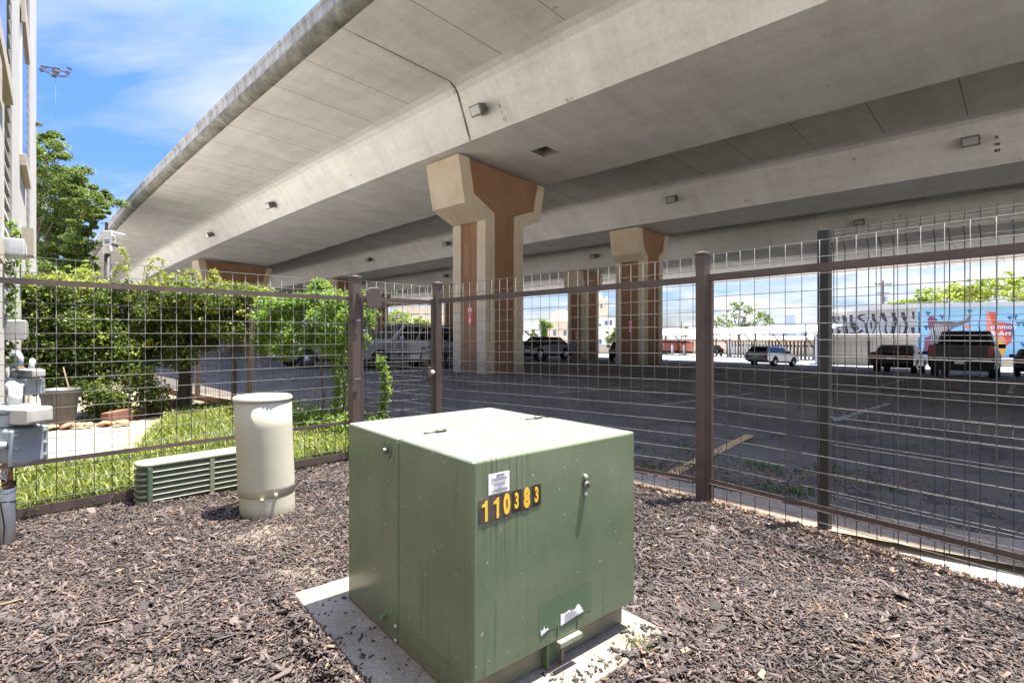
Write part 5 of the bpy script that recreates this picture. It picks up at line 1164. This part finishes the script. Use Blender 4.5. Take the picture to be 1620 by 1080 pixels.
Y = 26; base = on(128, Y); tree('shrub_tree', 'yellowish young tree top just above the hedge at the left', base, [([base, at(128, 445, Y)], [.1, .06])], px_clumps([(120, 436, 14), (138, 434, 12), (98, 446, 16), (130, 452, 18), (160, 455, 14)], Y, .5), .13, M['bright'], 420)
Y = 95; base = on(1172, Y); cl = px_clumps([(1140, 508, 11), (1158, 494, 10), (1170, 484, 9), (1186, 488, 9), (1200, 500, 9), (1150, 516, 10), (1178, 512, 8), (1214, 502, 7), (1214, 514, 10), (1126, 512, 8), (1196, 518, 10), (1162, 522, 9)], Y, 2)
f1 = at(1168, 528, Y); tree('tree', 'open-crowned tree with bare forks behind the carport', base, [([base, f1], [.35, .26])] + [([f1, (f1 * .55 + Vector(c) * .45) + Vector((0, 0, .4)), Vector(c)], [.16, .09, .04]) for c, rd in cl], cl, .42, M['midtree'], 190, 'trees beyond the lot')
for (px0, Y, lst, lab, m, per) in (
    (1500, 75, [(1414, 487, 8), (1428, 482, 10), (1446, 478, 12), (1464, 474, 12), (1480, 468, 13), (1498, 462, 14), (1516, 462, 14), (1508, 474, 16), (1470, 484, 12), (1530, 472, 14)], 'sunlit yellow-green tree rising behind the blue mural, left of the two', 'bright', 700),
    (1590, 72, [(1534, 460, 12), (1548, 458, 13), (1566, 456, 13), (1586, 452, 14), (1604, 452, 14), (1622, 452, 14), (1560, 470, 15), (1600, 468, 16), (1640, 460, 18)], 'sunlit yellow-green tree at the right edge behind the blue mural', 'bright', 700),
    (634, 116, [(618, 502, 9), (630, 496, 10), (640, 506, 10), (624, 516, 10), (636, 518, 9), (612, 512, 8), (646, 516, 6)], 'sunlit green tree above the silver vehicle, left of the two', 'bright', 420),
    (668, 118, [(662, 508, 7), (670, 512, 8), (664, 518, 8), (674, 520, 6)], 'round sunlit tree above the silver vehicle, beside the corner post', 'bright', 420),
    (1092, 110, [(1092, 524, 6), (1086, 527, 5), (1098, 526, 5)], 'small yellow-green tree left of the front post, behind the carport roof', 'midtree', 260),
    (972, 80, [(972, 532, 8), (978, 524, 8), (966, 536, 6)], 'olive green bush beside the second pier', 'midtree', 300),
    (841, 86, [(841, 538, 6), (839, 528, 5), (842, 546, 6)], 'small green bush at the edge of the nearest pier', 'midtree', 260)):
    base = on(px0, Y); cl = px_clumps(lst, Y, 1.0); top = Vector(cl[len(cl) // 2][0])
    tree('tree', lab, base, [([base, (base + top) / 2, top], [.22, .16, .06])] + [([(base + top) / 2, Vector(c)], [.08, .03]) for c, rd in cl[::2]], cl, .0040 * Y + .05, M[m], per, 'trees beyond the lot')
Y = 82; base = on(861, Y); r = thing('ivy_column', 'post completely overgrown with bright green ivy, above the charcoal sedan', 'ivy', base)
MB().tube([(0, 0, -.1), (0, 0, 4.3)], .18, 8).build('post', M['bark'], r)
C = [blob((0, 0, z), (.58 + .5 * (z > 3.6), .55, .4), 150, .2) for z in np.arange(.2, 4.9, .3)] + [blob((.85, 0, 4.2), (.6, .45, .5), 220, .2), blob((-.3, 0, 4.8), (.6, .45, .35), 160, .2)]
leaf_mesh('foliage', np.concatenate(C), .28, M['vine'], r)

# ------------------------------------------------------------------ mural building
zebra = bpy.data.materials.new('zebra_mural'); zebra.use_nodes = True; t = zebra.node_tree; p = t.nodes['Principled BSDF']; p.inputs['Roughness'].default_value = .85
tcn = N(t, 'ShaderNodeTexCoord'); mpn = N(t, 'ShaderNodeMapping'); mpn.inputs['Scale'].default_value = (1, 1, .55); t.links.new(tcn.outputs['Object'], mpn.inputs[0])
wv = N(t, 'ShaderNodeTexWave', _Scale=.95, _Distortion=6.0, _Detail=1.2, bands_direction='X'); wv.inputs['Detail Scale'].default_value = .5; t.links.new(mpn.outputs[0], wv.inputs['Vector'])
t.links.new(ramp(t, wv.outputs['Fac'], [(0.0, (.028, .028, .03)), (.40, (.028, .028, .03)), (.43, (.62, .60, .54)), (1, (.66, .64, .58))]), p.inputs['Base Color'])
M['zebra'] = zebra
M['muralblue'] = mat('mural_sky_blue', (.24, .47, .62), (.29, .53, .67), .85, scale=.8)
for nm, c in (('muralred', (.60, .075, .04)), ('muralpink', (.66, .24, .18)), ('muralorange', (.72, .38, .05)), ('muralgrey', (.13, .12, .125)), ('murallight', (.42, .39, .36)), ('muralnavy', (.04, .10, .20)), ('muralgreen', (.06, .20, .07)), ('muralpurple', (.20, .06, .12)), ('muralbrown', (.26, .14, .09))):
    M[nm] = mat('mural_' + nm[5:], c, tuple(q * 1.12 for q in c), .85, scale=1.2)
M['muralgreyblack'] = mat('mural_black', (.028, .028, .032), (.04, .04, .045), .85, scale=1)
M['roofedge'] = mat('roof_edge', (.50, .47, .42), (.58, .55, .50), .8, scale=1.5)
MC = at(1450, 529, 50.0); MR = at(1720, 529, 45.5); ML = at(1296, 529, 64.0)
r = thing('mural_building', 'low flat-roofed building with zebra stripes on one wall and a blue mural on the other', 'building', (MC.x, MC.y, -1.6)); mo = Vector((MC.x, MC.y, -1.6))
ZT_ = 3.75
back = [Vector((ML.x + 22, ML.y + 14, 0)), Vector((MR.x + 12, MR.y + 16, 0))]
MB().prism([(q.x - mo.x, q.y - mo.y) for q in (MC, MR, back[1], back[0], ML)], 0, ZT_ + 1.6, 'z').build('wall', M['stucco'], r)
ro = [(MC.x - .3, MC.y - .35), (MR.x, MR.y - .35), (back[1].x, back[1].y), (back[0].x, back[0].y), (ML.x - .3, ML.y - .2)]
MB().prism([(a - mo.x, b_ - mo.y) for a, b_ in ro], ZT_ + 1.604, ZT_ + 2.0, 'z').build('roof', M['roofedge'], r)
def face(A, B):
    d = (B - A); d.z = 0; L = d.length; d.normalize(); n = Vector((d.y, -d.x, 0)); n = n if n.dot(-A) > 0 else -n
    return A.copy(), d, n, L
FB = face(MC, MR); FZ = face(MC, ML)
def hit(F, px, py):
    A, d, n, L = F; k = (px - CX) / FPX; tt = (k * A.y - A.x) / (d.x - k * d.y); Yv = A.y + tt * d.y
    return tt, EYE - (py - HY) / FPX * Yv + 1.6
def panel(F, pts, m, nm, parent, depth=.02, base=.0):
    A, d, n, L = F; b = MB(); q = [Vector((A.x, A.y, 0)) - Vector((mo.x, mo.y, 0)) + d * u + Vector((0, 0, z)) for u, z in pts]
    k = len(q); b.add([tuple(v + n * base) for v in q] + [tuple(v + n * (base + depth)) for v in q], [list(range(k)), list(range(k, 2 * k))] + [(i, (i + 1) % k, k + (i + 1) % k, k + i) for i in range(k)])
    return b.build(nm, m, parent)
mu = panel(FB, [(0.02, .02), (FB[3], .02), (FB[3], ZT_ + 1.59), (.02, ZT_ + 1.59)], M['muralblue'], 'blue_mural', r)
zw = panel(FZ, [(0.02, .02), (FZ[3], .02), (FZ[3], ZT_ + 1.59), (.02, ZT_ + 1.59)], M['stucco'], 'zebra_mural', r)
for q in ([(262,242),(320,240),(340,300),(325,340),(345,420),(360,510),(320,520),(305,400),(285,320)], [(365,236),(415,232),(405,310),(470,350),(490,420),(440,460),(380,390),(370,300)],
          [(470,250),(500,225),(600,222),(560,240),(510,255),(520,280),(570,310),(580,340),(500,300),(470,280)], [(655,220),(700,214),(705,280),(750,330),(745,350),(700,350),(665,290)], [(700,352),(730,353),(700,430),(670,500),(650,498),(690,420)],
          [(770,210),(825,205),(850,270),(870,330),(850,345),(820,300),(775,260)], [(835,352),(860,347),(850,420),(885,520),(850,500),(825,430)], [(915,205),(970,200),(975,250),(1005,310),(990,350),(970,420),(960,490),(900,490),(920,420),(950,350),(940,300)],
          [(1040,200),(1090,195),(1110,260),(1130,320),(1140,400),(1110,470),(1060,520),(1045,505),(1090,440),(1095,350),(1060,270)], [(1190,190),(1222,188),(1222,300),(1190,270)], [(1170,400),(1225,390),(1222,500),(1190,470)],
          [(1125,510),(1160,515),(1150,560),(1110,600),(1150,610),(1100,640),(1075,620),(1090,560)], [(1180,560),(1222,580),(1222,690),(1170,690)], [(125,255),(150,250),(180,310),(230,330),(240,400),(215,420),(180,360)], [(165,245),(185,245),(195,290),(180,300)],
          [(205,245),(235,245),(240,320),(215,300)], [(640,310),(665,320),(670,400),(650,430),(640,380)], [(1030,350),(1045,360),(1030,430),(1035,490),(1015,480)], [(95,430),(130,380),(155,430),(130,520),(120,440)], [(210,422),(250,430),(235,530),(215,520)],
          [(560,342),(610,345),(600,450),(620,520),(590,490)], [(380,465),(480,462),(520,420),(560,450),(490,475),(380,510)], [(60,250),(95,250),(110,330),(80,400),(60,330)], [(20,260),(45,260),(50,420),(25,500),(10,380)]):
    panel(FZ, [hit(FZ, 1300 + a / 8.306, 470 + b_ / 8.306) for a, b_ in q], M['muralgreyblack'], 'painted_stripe', zw, .004, .022)
def paint(pts, m, lv=1, nm='painted_shape'): return panel(FB, [hit(FB, *q) for q in pts], M[m], nm, mu, .004, .021 + .004 * lv)
paint([(1452.5, 493), (1455, 493), (1455, 577), (1452.5, 577)], 'muralnavy')
paint([(1470, 512), (1477, 509), (1488, 508), (1500, 508), (1514, 510), (1528, 505), (1534, 498), (1537, 500), (1533, 509), (1522, 514), (1508, 519), (1500, 527), (1494, 534), (1490, 548), (1483, 556), (1479, 546), (1470, 548), (1463, 562), (1460, 552), (1466, 540), (1470, 530)], 'muralgrey', 1)
for i in range(12):
    x = 1473 + 3.4 * i; yt = 511 + .25 * i + .04 * i * i; yb = 538 - 1.9 * i if i < 9 else 520 - (i - 9)
    if yb > yt + 3: paint([(x, yt), (x + 1.1, yt), (x - 2.2 + 1.1, (yt + yb) / 2), (x + 1.4, yb), (x + .2, yb), (x - 3.4, (yt + yb) / 2)], 'murallight', 2)
paint([(1467, 505), (1472, 499), (1479, 503), (1484, 505), (1477, 512), (1473, 522), (1469, 520)], 'muralpurple', 2)
paint([(1462, 534), (1474, 532), (1470, 545), (1466, 563), (1462, 553)], 'muralpurple', 2)
paint([(1482, 546), (1487, 546), (1489, 570), (1478, 572)], 'muralbrown', 1)
paint([(1508, 524), (1526, 522), (1522, 532), (1514, 533)], 'muralbrown', 1)
for x, y in ((1468, 496), (1490, 501), (1465, 518), (1534, 493), (1597, 503), (1606, 501), (1611, 512), (1619, 512), (1618, 545)):
    for dx, dy, q in ((0, 0, 2.0), (2.6, -1.6, 1.5), (-2.2, -2.0, 1.4), (.4, 3.2, 1.2)): paint([(x + dx + q * math.cos(a), y + dy + 1.3 * q * math.sin(a)) for a in np.linspace(0, 6.28, 9)[:-1]], 'muralnavy', 1 if q != 2.0 else 2)
paint([(1526, 514), (1534, 513), (1536, 518), (1530, 521), (1525, 518)], 'muralpink', 1)
paint([(1536, 523), (1562, 525), (1582, 530), (1594, 541), (1590, 556), (1586, 566), (1578, 556), (1566, 551), (1548, 540)], 'muralorange', 1)
paint([(1560, 493), (1576, 494), (1576, 509), (1599, 511), (1601, 528), (1600, 541), (1590, 548), (1584, 536), (1560, 526)], 'muralred', 2)
paint([(1560, 493), (1563, 493), (1569, 509), (1571, 528), (1560, 526)], 'muralpink', 3); paint([(1571, 522), (1585, 528), (1592, 541), (1590, 547), (1582, 536), (1572, 532)], 'muralpink', 3)
paint([(1586, 512), (1600, 512), (1602, 528), (1600, 536), (1592, 524)], 'muralpurple', 3)
A_, d_, n_, L_ = FB
for s_, px, py, sz in (('ommon', 1587, 517, .58), ('& Art', 1583, 527.5, .66)):
    tt, z = hit(FB, px, py); o3 = Vector((A_.x - mo.x, A_.y - mo.y, 0)) + d_ * tt + n_ * .045 + Vector((0, 0, z))
    dd_ = d_ if (d_.cross(Vector((0, 0, 1)))).dot(n_) > 0 else -d_
    text_obj('painted_lettering', s_, sz, M['sticker'], mu, frame(o3, dd_, (0, 0, 1)), .006)
for x in list(range(1458, 1474, 3)) + list(range(1590, 1619, 3)):
    q = random.uniform(5, 12); paint([(x - 1.6, 577), (x + 1.6, 577), (x + random.uniform(-1, 1.5), 576 - q)], 'muralgreen', 2)
q = hit(FB, 1592, 570); o = thing('planter', 'low pale masonry planter at the foot of the mural', 'planter', on(1592, 45.5)); MB().box(-.85, .85, -.3, .3, -.1, .62).build('wall', M['trim'], o, bevel=.02); MB().box(-.95, .95, -.36, .36, .622, .72).build('coping', M['stucco'], o, bevel=.01)
n = 2600; C = []
tt = rng.uniform(0, FB[3], n); off_ = rng.uniform(.1, 1.6, n); P_ = np.array([[MC.x, MC.y]]) + np.outer(tt, (d_.x, d_.y)) + np.outer(off_, (n_.x, n_.y)); zg = np.array([gxy(a, b_) for a, b_ in P_])
blades('grass_verge', np.concatenate([P_, zg[:, None]], 1), .22, M['bright'], 'strip of sunlit grass along the foot of the blue mural', .05, .9)
o = thing('rooftop_unit', 'small pinkish rooftop unit on the zebra-striped building', 'rooftop unit', at(1388, 489, 62.5)); MB().box(-.9, .9, -.6, .6, -.3, .55).build('case', M['muralpink'] if False else M['trim'], o, bevel=.03)

# pale storage shed in front of the zebra wall
r = thing('storage_shed', 'pale sheet-metal storage shed with a white roof lip, in front of the zebra stripes', 'shed', on(1378, 46.5)); dirz = math.atan2(-(MC - ML).y, -(MC - ML).x) + math.pi; r.rotation_euler = (0, 0, rad(-26))
MB().box(-4.1, 3.3, 0, 3.0, -.2, 2.52).build('wall', M['whitepipe'], r)
MB().box(-4.3, 3.5, -.35, 3.2, 2.525, 2.78).build('roof', M['white'], r, bevel=.03)
b = MB()
for k in range(9): b.box(-4.0 + k * .82, -3.96 + k * .82, -.03, -.001, 0, 2.5)
for k in range(3): b.box(-4.05, 3.25, -.02, -.0005, .6 + k * .62, .63 + k * .62)
b.build('panel_seams', M['siding'], r); MB().box(-.25, -.08, -.04, -.002, 0, 2.4).build('door_gap', M['dark'], r)

# ------------------------------------------------------------------ carport
a0, a1 = at(960, 532, 84), at(1292, 523, 56); a0.z, a1.z = 1.00, 1.55
r = thing('carport', 'long carport with a slanting white roof on dark posts beyond the lot', 'carport', (a1.x, a1.y, gxy(a1.x, a1.y))); ro_ = r.location.copy()
d = (a1 - a0); d.z = 0; d.normalize(); nb = Vector((-d.y, d.x, 0)); nb = nb if nb.y > 0 else -nb
q = [a0, a1, a1 + nb * 6 + Vector((0, 0, .85)), a0 + nb * 6 + Vector((0, 0, .85))]
MB().hexa([tuple(v - ro_ - Vector((0, 0, .16))) for v in q], [tuple(v - ro_) for v in q]).build('roof', M['white'], r)
b = MB(); Lc = (a1 - a0).length
for k in range(9):
    b = MB(); p = a0 + (a1 - a0) * (.06 + .11 * k) + nb * 3.2; g_ = gxy(p.x, p.y); rz_ = Vector((0, 0, 1))
    b.tube([Vector((p.x, p.y, g_ - .1)) - ro_, Vector((p.x, p.y, p.z + .2)) - ro_], .09, 6); b.tube([Vector((p.x, p.y, g_ + 1.2)) - ro_, p - nb * 2.4 - ro_], .07, 6); b.build('post', M['black'], r)
for k, lab in ((.62, 'tall thin dark mast rising through the carport roof, above the silver wagon'), (.965, 'short dark mast at the right end of the carport roof')):
    p = a0 + (a1 - a0) * k; p.z = gxy(p.x, p.y); MBm = MB().tube([(0, 0, -.1), (0, 0, 3.9)], .08, 6).build('mast', M['black']); MBm.location = p; tag(MBm, lab, 'mast', 'masts by the carport')
# things under and behind it
wq0, wq1 = on(985, 92), on(1310, 70); wq0.z = wq1.z = 0
dW = (wq1 - wq0).normalized(); o = thing('tan_wall', 'low tan and terracotta wall behind the carport', 'wall', (wq0.x, wq0.y, gxy(wq0.x, wq0.y)))
MB().box(0, (wq1 - wq0).length, 0, .3, -.4, 1.9, T=Matrix.Rotation(math.atan2(dW.y, dW.x), 4, 'Z')).build('wall', M['creampaint'], o); MB().box(0, (wq1 - wq0).length, -.01, .31, 1.904, 2.2, T=Matrix.Rotation(math.atan2(dW.y, dW.x), 4, 'Z')).build('coping', M['orangepaint'], o)
wq0, wq1 = on(1150, 66), on(1296, 59.5); dW = (wq1 - wq0); dW.z = 0; LW = dW.length
o = thing('painted_fence', 'dark slatted screen painted with pale zebra curves under the carport', 'fence', (wq0.x, wq0.y, gxy(wq0.x, wq0.y)), math.atan2(dW.y, dW.x))
b = MB(); zb = bpy.data.materials.new('curve_mural'); 
for k in range(26): x = LW * k / 26; b.box(x, x + LW / 26 * .66, 0, .12, -.2, 2.05)
b.build('slats', M['zebra'], o); MB().box(0, LW, .13, .2, 1.4, 1.6).build('rail', M['black'], o); MB().box(0, LW, .13, .2, .3, .5).build('rail', M['black'], o)
for i, (px, Y, lab, m) in enumerate(((1128, 72, 'dark car parked in the shade under the carport, right of the front post', 'blackcar'),)):
    vehicle('parked_car', lab, 'car', on(px, Y), HB + .6, 'sedan', M[m])
for i, px in enumerate((1058, 1083)):
    p = on(px, 78); o = thing('waste_container', ('faded red waste container by the second pier', 'faded red waste container left of the front post')[i], 'container', p, rad(10), 'red waste containers by the carport')
    MB().hexa([(-1.05, -.7, .5), (1.05, -.7, .5), (1.05, .7, .5), (-1.05, .7, .5)], [(-1.15, -.85, 1.7), (1.15, -.85, 1.7), (1.15, .85, 1.9), (-1.15, .85, 1.9)]).build('bin', M['redcontainer'], o, bevel=.03)
    MB().box(-.95, .95, -.6, .6, .05, .498).build('base', M['dark'], o)
    MB().box(-1.2, 1.2, -.9, .9, 1.92, 1.98).build('lid', M['redcontainer'], o)
for i, px in enumerate((1063.5, 1082)):
    p = on(px, 74); o = MB().lathe([(.16, 0), (.16, 1.3), (.10, 1.42), (.001, 1.45)], 14).build('bollard', M['white'], smooth=True); o.location = p; tag(o, 'white bollard standing before the red waste containers', 'bollard', 'white bollards')

# ------------------------------------------------------------------ distant buildings and poles
def block(name, label, px0, px1, pytop, Y, depth, m, cat='building', roof=None, wins=None, rz=0.0, grp=None, zb=-2.3):
    a, b_ = at(px0, HY, Y), at(px1, HY, Y); zt = EYE - (pytop - HY) / FPX * Y; c = (a + b_) / 2; w2 = (b_.x - a.x) / 2
    r = thing(name, label, cat, (c.x, c.y, zb), rz, grp); MB().box(-w2, w2, 0, depth, 0, zt - zb).build('wall', m, r)
    if roof == 'gable':
        hgt = w2 * .45; MB().prism([(-w2 * 1.08, zt - zb + .002), (w2 * 1.08, zt - zb + .002), (0, zt - zb + hgt)], -.3, depth + .3, 'y').build('roof', M['rooftan'], r)
    elif roof == 'flat': MB().box(-w2 - .2, w2 + .2, -.2, depth + .2, zt - zb + .002, zt - zb + .35).build('roof', M['stucco'], r)
    elif roof == 'hip':
        hgt = 1.6; MB().hexa([(-w2 - .5, -.5, zt - zb + .002), (w2 + .5, -.5, zt - zb + .002), (w2 + .5, depth + .5, zt - zb + .002), (-w2 - .5, depth + .5, zt - zb + .002)], [(-w2 * .4, depth * .4, zt - zb + hgt), (w2 * .4, depth * .4, zt - zb + hgt), (w2 * .4, depth * .6, zt - zb + hgt), (-w2 * .4, depth * .6, zt - zb + hgt)]).build('roof', M['rooftan'], r)
    for (x0, x1, z0, z1) in (wins or []): MB().box(-w2 + 2 * w2 * x0, -w2 + 2 * w2 * x1, -.05, -.002, (zt - zb) * z0, (zt - zb) * z1).build('window', M['pane'], r)
    return r
M['tan'] = mat('tan_stone', (.50, .40, .27), (.58, .47, .33), .9, scale=.3); M['pale'] = mat('pale_facade', (.58, .56, .52), (.66, .64, .60), .85, scale=.2)
M['tower'] = mat('tower_concrete', (.36, .38, .42), (.42, .44, .48), .8, scale=.05); M['glassy'] = mat('tower_glass', (.22, .28, .34), (.30, .36, .42), .3, scale=.05)
r = block('church_tower', 'tan stone church tower with arched belfry openings, between the two dim piers', 936.5, 961, 476, 230, 7, M['tan'], 'church tower', 'flat', [(.28, .40, .82, .93), (.55, .67, .82, .93), (.3, .36, .55, .60), (.62, .68, .55, .60)])
zt_ = EYE + (529 - 476) / 834 * 230 + 2.3
for x in (-3.0, 3.0): MB().hexa([(x - .8, -.3, zt_ + .36), (x + .8, -.3, zt_ + .36), (x + .8, 1.2, zt_ + .36), (x - .8, 1.2, zt_ + .36)], [(x - .2, .2, zt_ + 2.2), (x + .2, .2, zt_ + 2.2), (x + .2, .6, zt_ + 2.2), (x - .2, .6, zt_ + 2.2)]).build('pinnacle', M['tan'], r)
MB().hexa([(-2, 1, zt_ + .36), (2, 1, zt_ + .36), (2, 5, zt_ + .36), (-2, 5, zt_ + .36)], [(-1.2, 2, zt_ + 3.6), (1.2, 2, zt_ + 3.6), (1.2, 4, zt_ + 3.6), (-1.2, 4, zt_ + 3.6)]).build('cupola', M['tan'], r)
block('white_office', 'white modern block with dark windows below the church tower', 930, 973, 504, 170, 20, M['pale'], 'building', 'flat', [(.62, .74, .75, .92), (.80, .9, .75, .95), (.1, .5, .72, .80)])
block('house', 'white house with a reddish roof line beside the second pier', 936, 975, 531, 100, 8, M['pale'], 'house', 'hip', [(.3, .4, .5, .8), (.6, .7, .5, .8)])
block('house', 'beige two-storey house behind the ivy column', 868, 915, 508, 120, 12, M['tan'], 'house', 'hip', [(.15, .25, .5, .68), (.5, .6, .5, .68)])
block('house', 'low tan house at the edge of the nearest pier, left of the ivy column', 838, 868, 519, 125, 12, M['pale'], 'house', 'hip', [(.35, .45, .45, .7), (.62, .72, .45, .7)])
block('domed_hall', 'tan hall with a rounded roof glimpsed left of the dim pier', 874, 905, 496, 210, 12, M['tan'], 'building', 'hip')
block('tan_wall', 'long low tan wall at the far side of the sunlit road, behind the sedans', 836, 1010, 548, 78, .4, M['tan'], 'wall', 'flat')
block('beige_building', 'beige building behind the sunlit trees, above the silver vehicle', 632, 704, 484, 150, 12, M['tan'], 'building', None)
block('distant_block', 'pale distant apartment block just right of the second pier', 1060, 1076, 519, 420, 20, M['pale'], 'building', 'flat', grp='far city blocks')
block('distant_block', 'low tan distant block beside the second pier', 1044, 1060, 524, 400, 20, M['tan'], 'building', 'flat', grp='far city blocks')
block('skyscraper', 'grey hazy high-rise right of the observation tower, broader of the two', 1226, 1243, 490, 1500, 30, M['tower'], 'skyscraper', None, grp='hazy high-rises')
block('skyscraper', 'bluish glass high-rise at the right of the hazy pair', 1242, 1258, 498, 1500, 30, M['glassy'], 'skyscraper', None, grp='hazy high-rises')
block('skyscraper', 'low pale far block right of the hazy high-rises', 1257, 1282, 511, 1500, 30, M['tower'], 'skyscraper', None, grp='hazy high-rises')
Yt = 1700; p = at(1210, 529, Yt); r = thing('observation_tower', 'slender observation tower with a disc-shaped top house on the skyline', 'tower', (p.x, p.y, -3)); k = Yt / FPX
MB().lathe([(3.2 * k, 0), (2.4 * k, 20 * k), (2.4 * k, 42 * k)], 16).build('shaft', M['tower'], r, smooth=True)
MB().lathe([(2.4 * k, 40 * k), (6.3 * k, 44 * k), (6.6 * k, 50 * k), (5 * k, 52 * k), (2 * k, 55 * k), (.4 * k, 56 * k), (.3 * k, 62 * k)], 24).build('top_house', M['tower'], r)
def pole(px, Y, pytop, label, arms=True, rr_=.16):
    b0 = on(px, Y); r = thing('utility_pole', label, 'utility pole', b0); h = EYE - (pytop - HY) / FPX * Y - b0.z
    MB().tube([(0, 0, -.2), (0, 0, h)], [rr_, rr_ * .75], 8).build('pole', M['bark'], r)
    if arms:
        for dz, w in ((.5, 1.1), (1.7, .9)): MB().box(-w, w, -.06, .06, h - dz - .06, h - dz + .06).build('crossarm', M['bark'], r)
        b = MB()
        for x in (-1.0, -.5, .5, 1.0): b.lathe([(.06, 0), (.07, .1), (.03, .2)], 8, c=(x, 0, h - .44))
        b.build('insulators', M['fixture'], r); MB().lathe([(.22, 0), (.24, .7), (.1, .75)], 12, c=(.35, 0, h - 2.9)).build('transformer_can', M['metergrey'], r)
pole(1397, 72, 444, 'dark wooden utility pole with crossarms above the zebra-striped wall'); pole(1078, 150, 509, 'thin distant pole on the skyline right of the second pier', False, .2)
aw = bp(92, 6, 0), bp(92, 31, 0)
o = thing('retaining_wall', 'shadowed abutment wall far under the highway, behind the hedge', 'wall', (aw[0].x, aw[0].y, -1)); dA = aw[1] - aw[0]
MB().box(0, dA.length, 0, .6, -1, 9, T=Matrix.Rotation(math.atan2(dA.y, dA.x), 4, 'Z')).build('wall', M['siding'], o)

# ------------------------------------------------------------------ camera pole by the hedge, and the high-mast ring
b0 = at(170, 529, 11.0); b0.z = 0; r = thing('camera_pole', 'black pole above the hedge with a white camera box and a white dome', 'security camera', b0); Zp = lambda py: EYE - (py - HY) / FPX * 11.0; q = 11.0 / FPX
MB().tube([(0, 0, -.1), (0, 0, Zp(398))], .055, 12).build('post', M['black'], r, smooth=True); MB().tube([(-.02, 0, Zp(400)), (-.02, 0, Zp(352))], .030, 8).build('mast', M['black'], r)
MB().lathe([(.001, .17), (.05, .16), (.085, .11), (.09, .05), (.08, .0), (.07, -.02)], 20, c=(-.01, -.0, Zp(400))).build('dome', M['white'], r, smooth=True)
cb_ = MB().box(.0, .185, -.13, -.02, Zp(390), Zp(366.5)).build('camera_box', M['white'], r, bevel=.008)
b = MB(); b.box(.03, .15, -.132, -.1302, Zp(382.5), Zp(380.5)); b.lathe([(.06, 0), (.06, .002)], 16, T=Matrix.Translation((.09, -.1302, Zp(385))) @ Matrix.Rotation(rad(90), 4, 'X') @ Matrix.Diagonal((1, .45, 1, 1))); b.build('logo', M['ink'], cb_)
T = Matrix.Translation((.20, -.08, Zp(370))) @ Matrix.Rotation(rad(14), 4, 'Y'); MB().box(0, .20, -.05, .05, -.045, .03, T=T).build('camera', M['white'], r, bevel=.012)
T = Matrix.Translation((.18, -.08, Zp(385))) @ Matrix.Rotation(rad(16), 4, 'Y'); MB().box(0, .15, -.05, .05, -.01, .025, T=T).build('sun_shield', M['white'], r, bevel=.006); MB().box(.02, .09, -.04, .04, -.07, -.012, T=T).build('camera', M['fixture'], r, bevel=.01)
MB().box(-.09, -.02, -.02, .02, Zp(373.5), Zp(372)).build('bracket', M['zinc'], r)
pr_ = at(88, 114, 71.0); b0 = Vector((pr_.x, pr_.y, gxy(pr_.x, pr_.y))); r = thing('high_mast_light', 'high-mast light ring with floodlights high in the sky at the upper left', 'mast light', b0); hz_ = pr_.z - b0.z
MB().tube([(0, 0, 0), (0, 0, hz_ * .6), (0, 0, hz_ + .4)], [.014, .012, .012], 5).build('mast', M['skymetal'], r, smooth=True)
b = MB()
for rd in (1.35, 1.12): b.tube([(rd * math.cos(a), rd * math.sin(a), hz_) for a in np.linspace(0, 2 * math.pi, 33)], .06, 6)
for a in np.linspace(0, 2 * math.pi, 7)[:-1]: b.tube([(.2 * math.cos(a), .2 * math.sin(a), hz_), (1.45 * math.cos(a), 1.45 * math.sin(a), hz_)], .04, 5)
b.build('ring', M['ringdark'], r)
MB().lathe([(.30, -.3), (.42, 0), (.30, .45)], 14, c=(0, 0, hz_)).build('hub', M['ringdark'], r)
for a in (.3, 1.35, 2.4, 3.45, 4.5, 5.55):
    T = Matrix.Translation((1.38 * math.cos(a), 1.38 * math.sin(a), hz_ + (.75 if a in (1.35, .3) else .05))) @ Matrix.Rotation(a, 4, 'Z') @ Matrix.Rotation(rad(25), 4, 'Y')
    MB().box(-.05, .38, -.27, .27, -.14, .14, T=T).build('floodlight', M['ringdark'], r, bevel=.04)
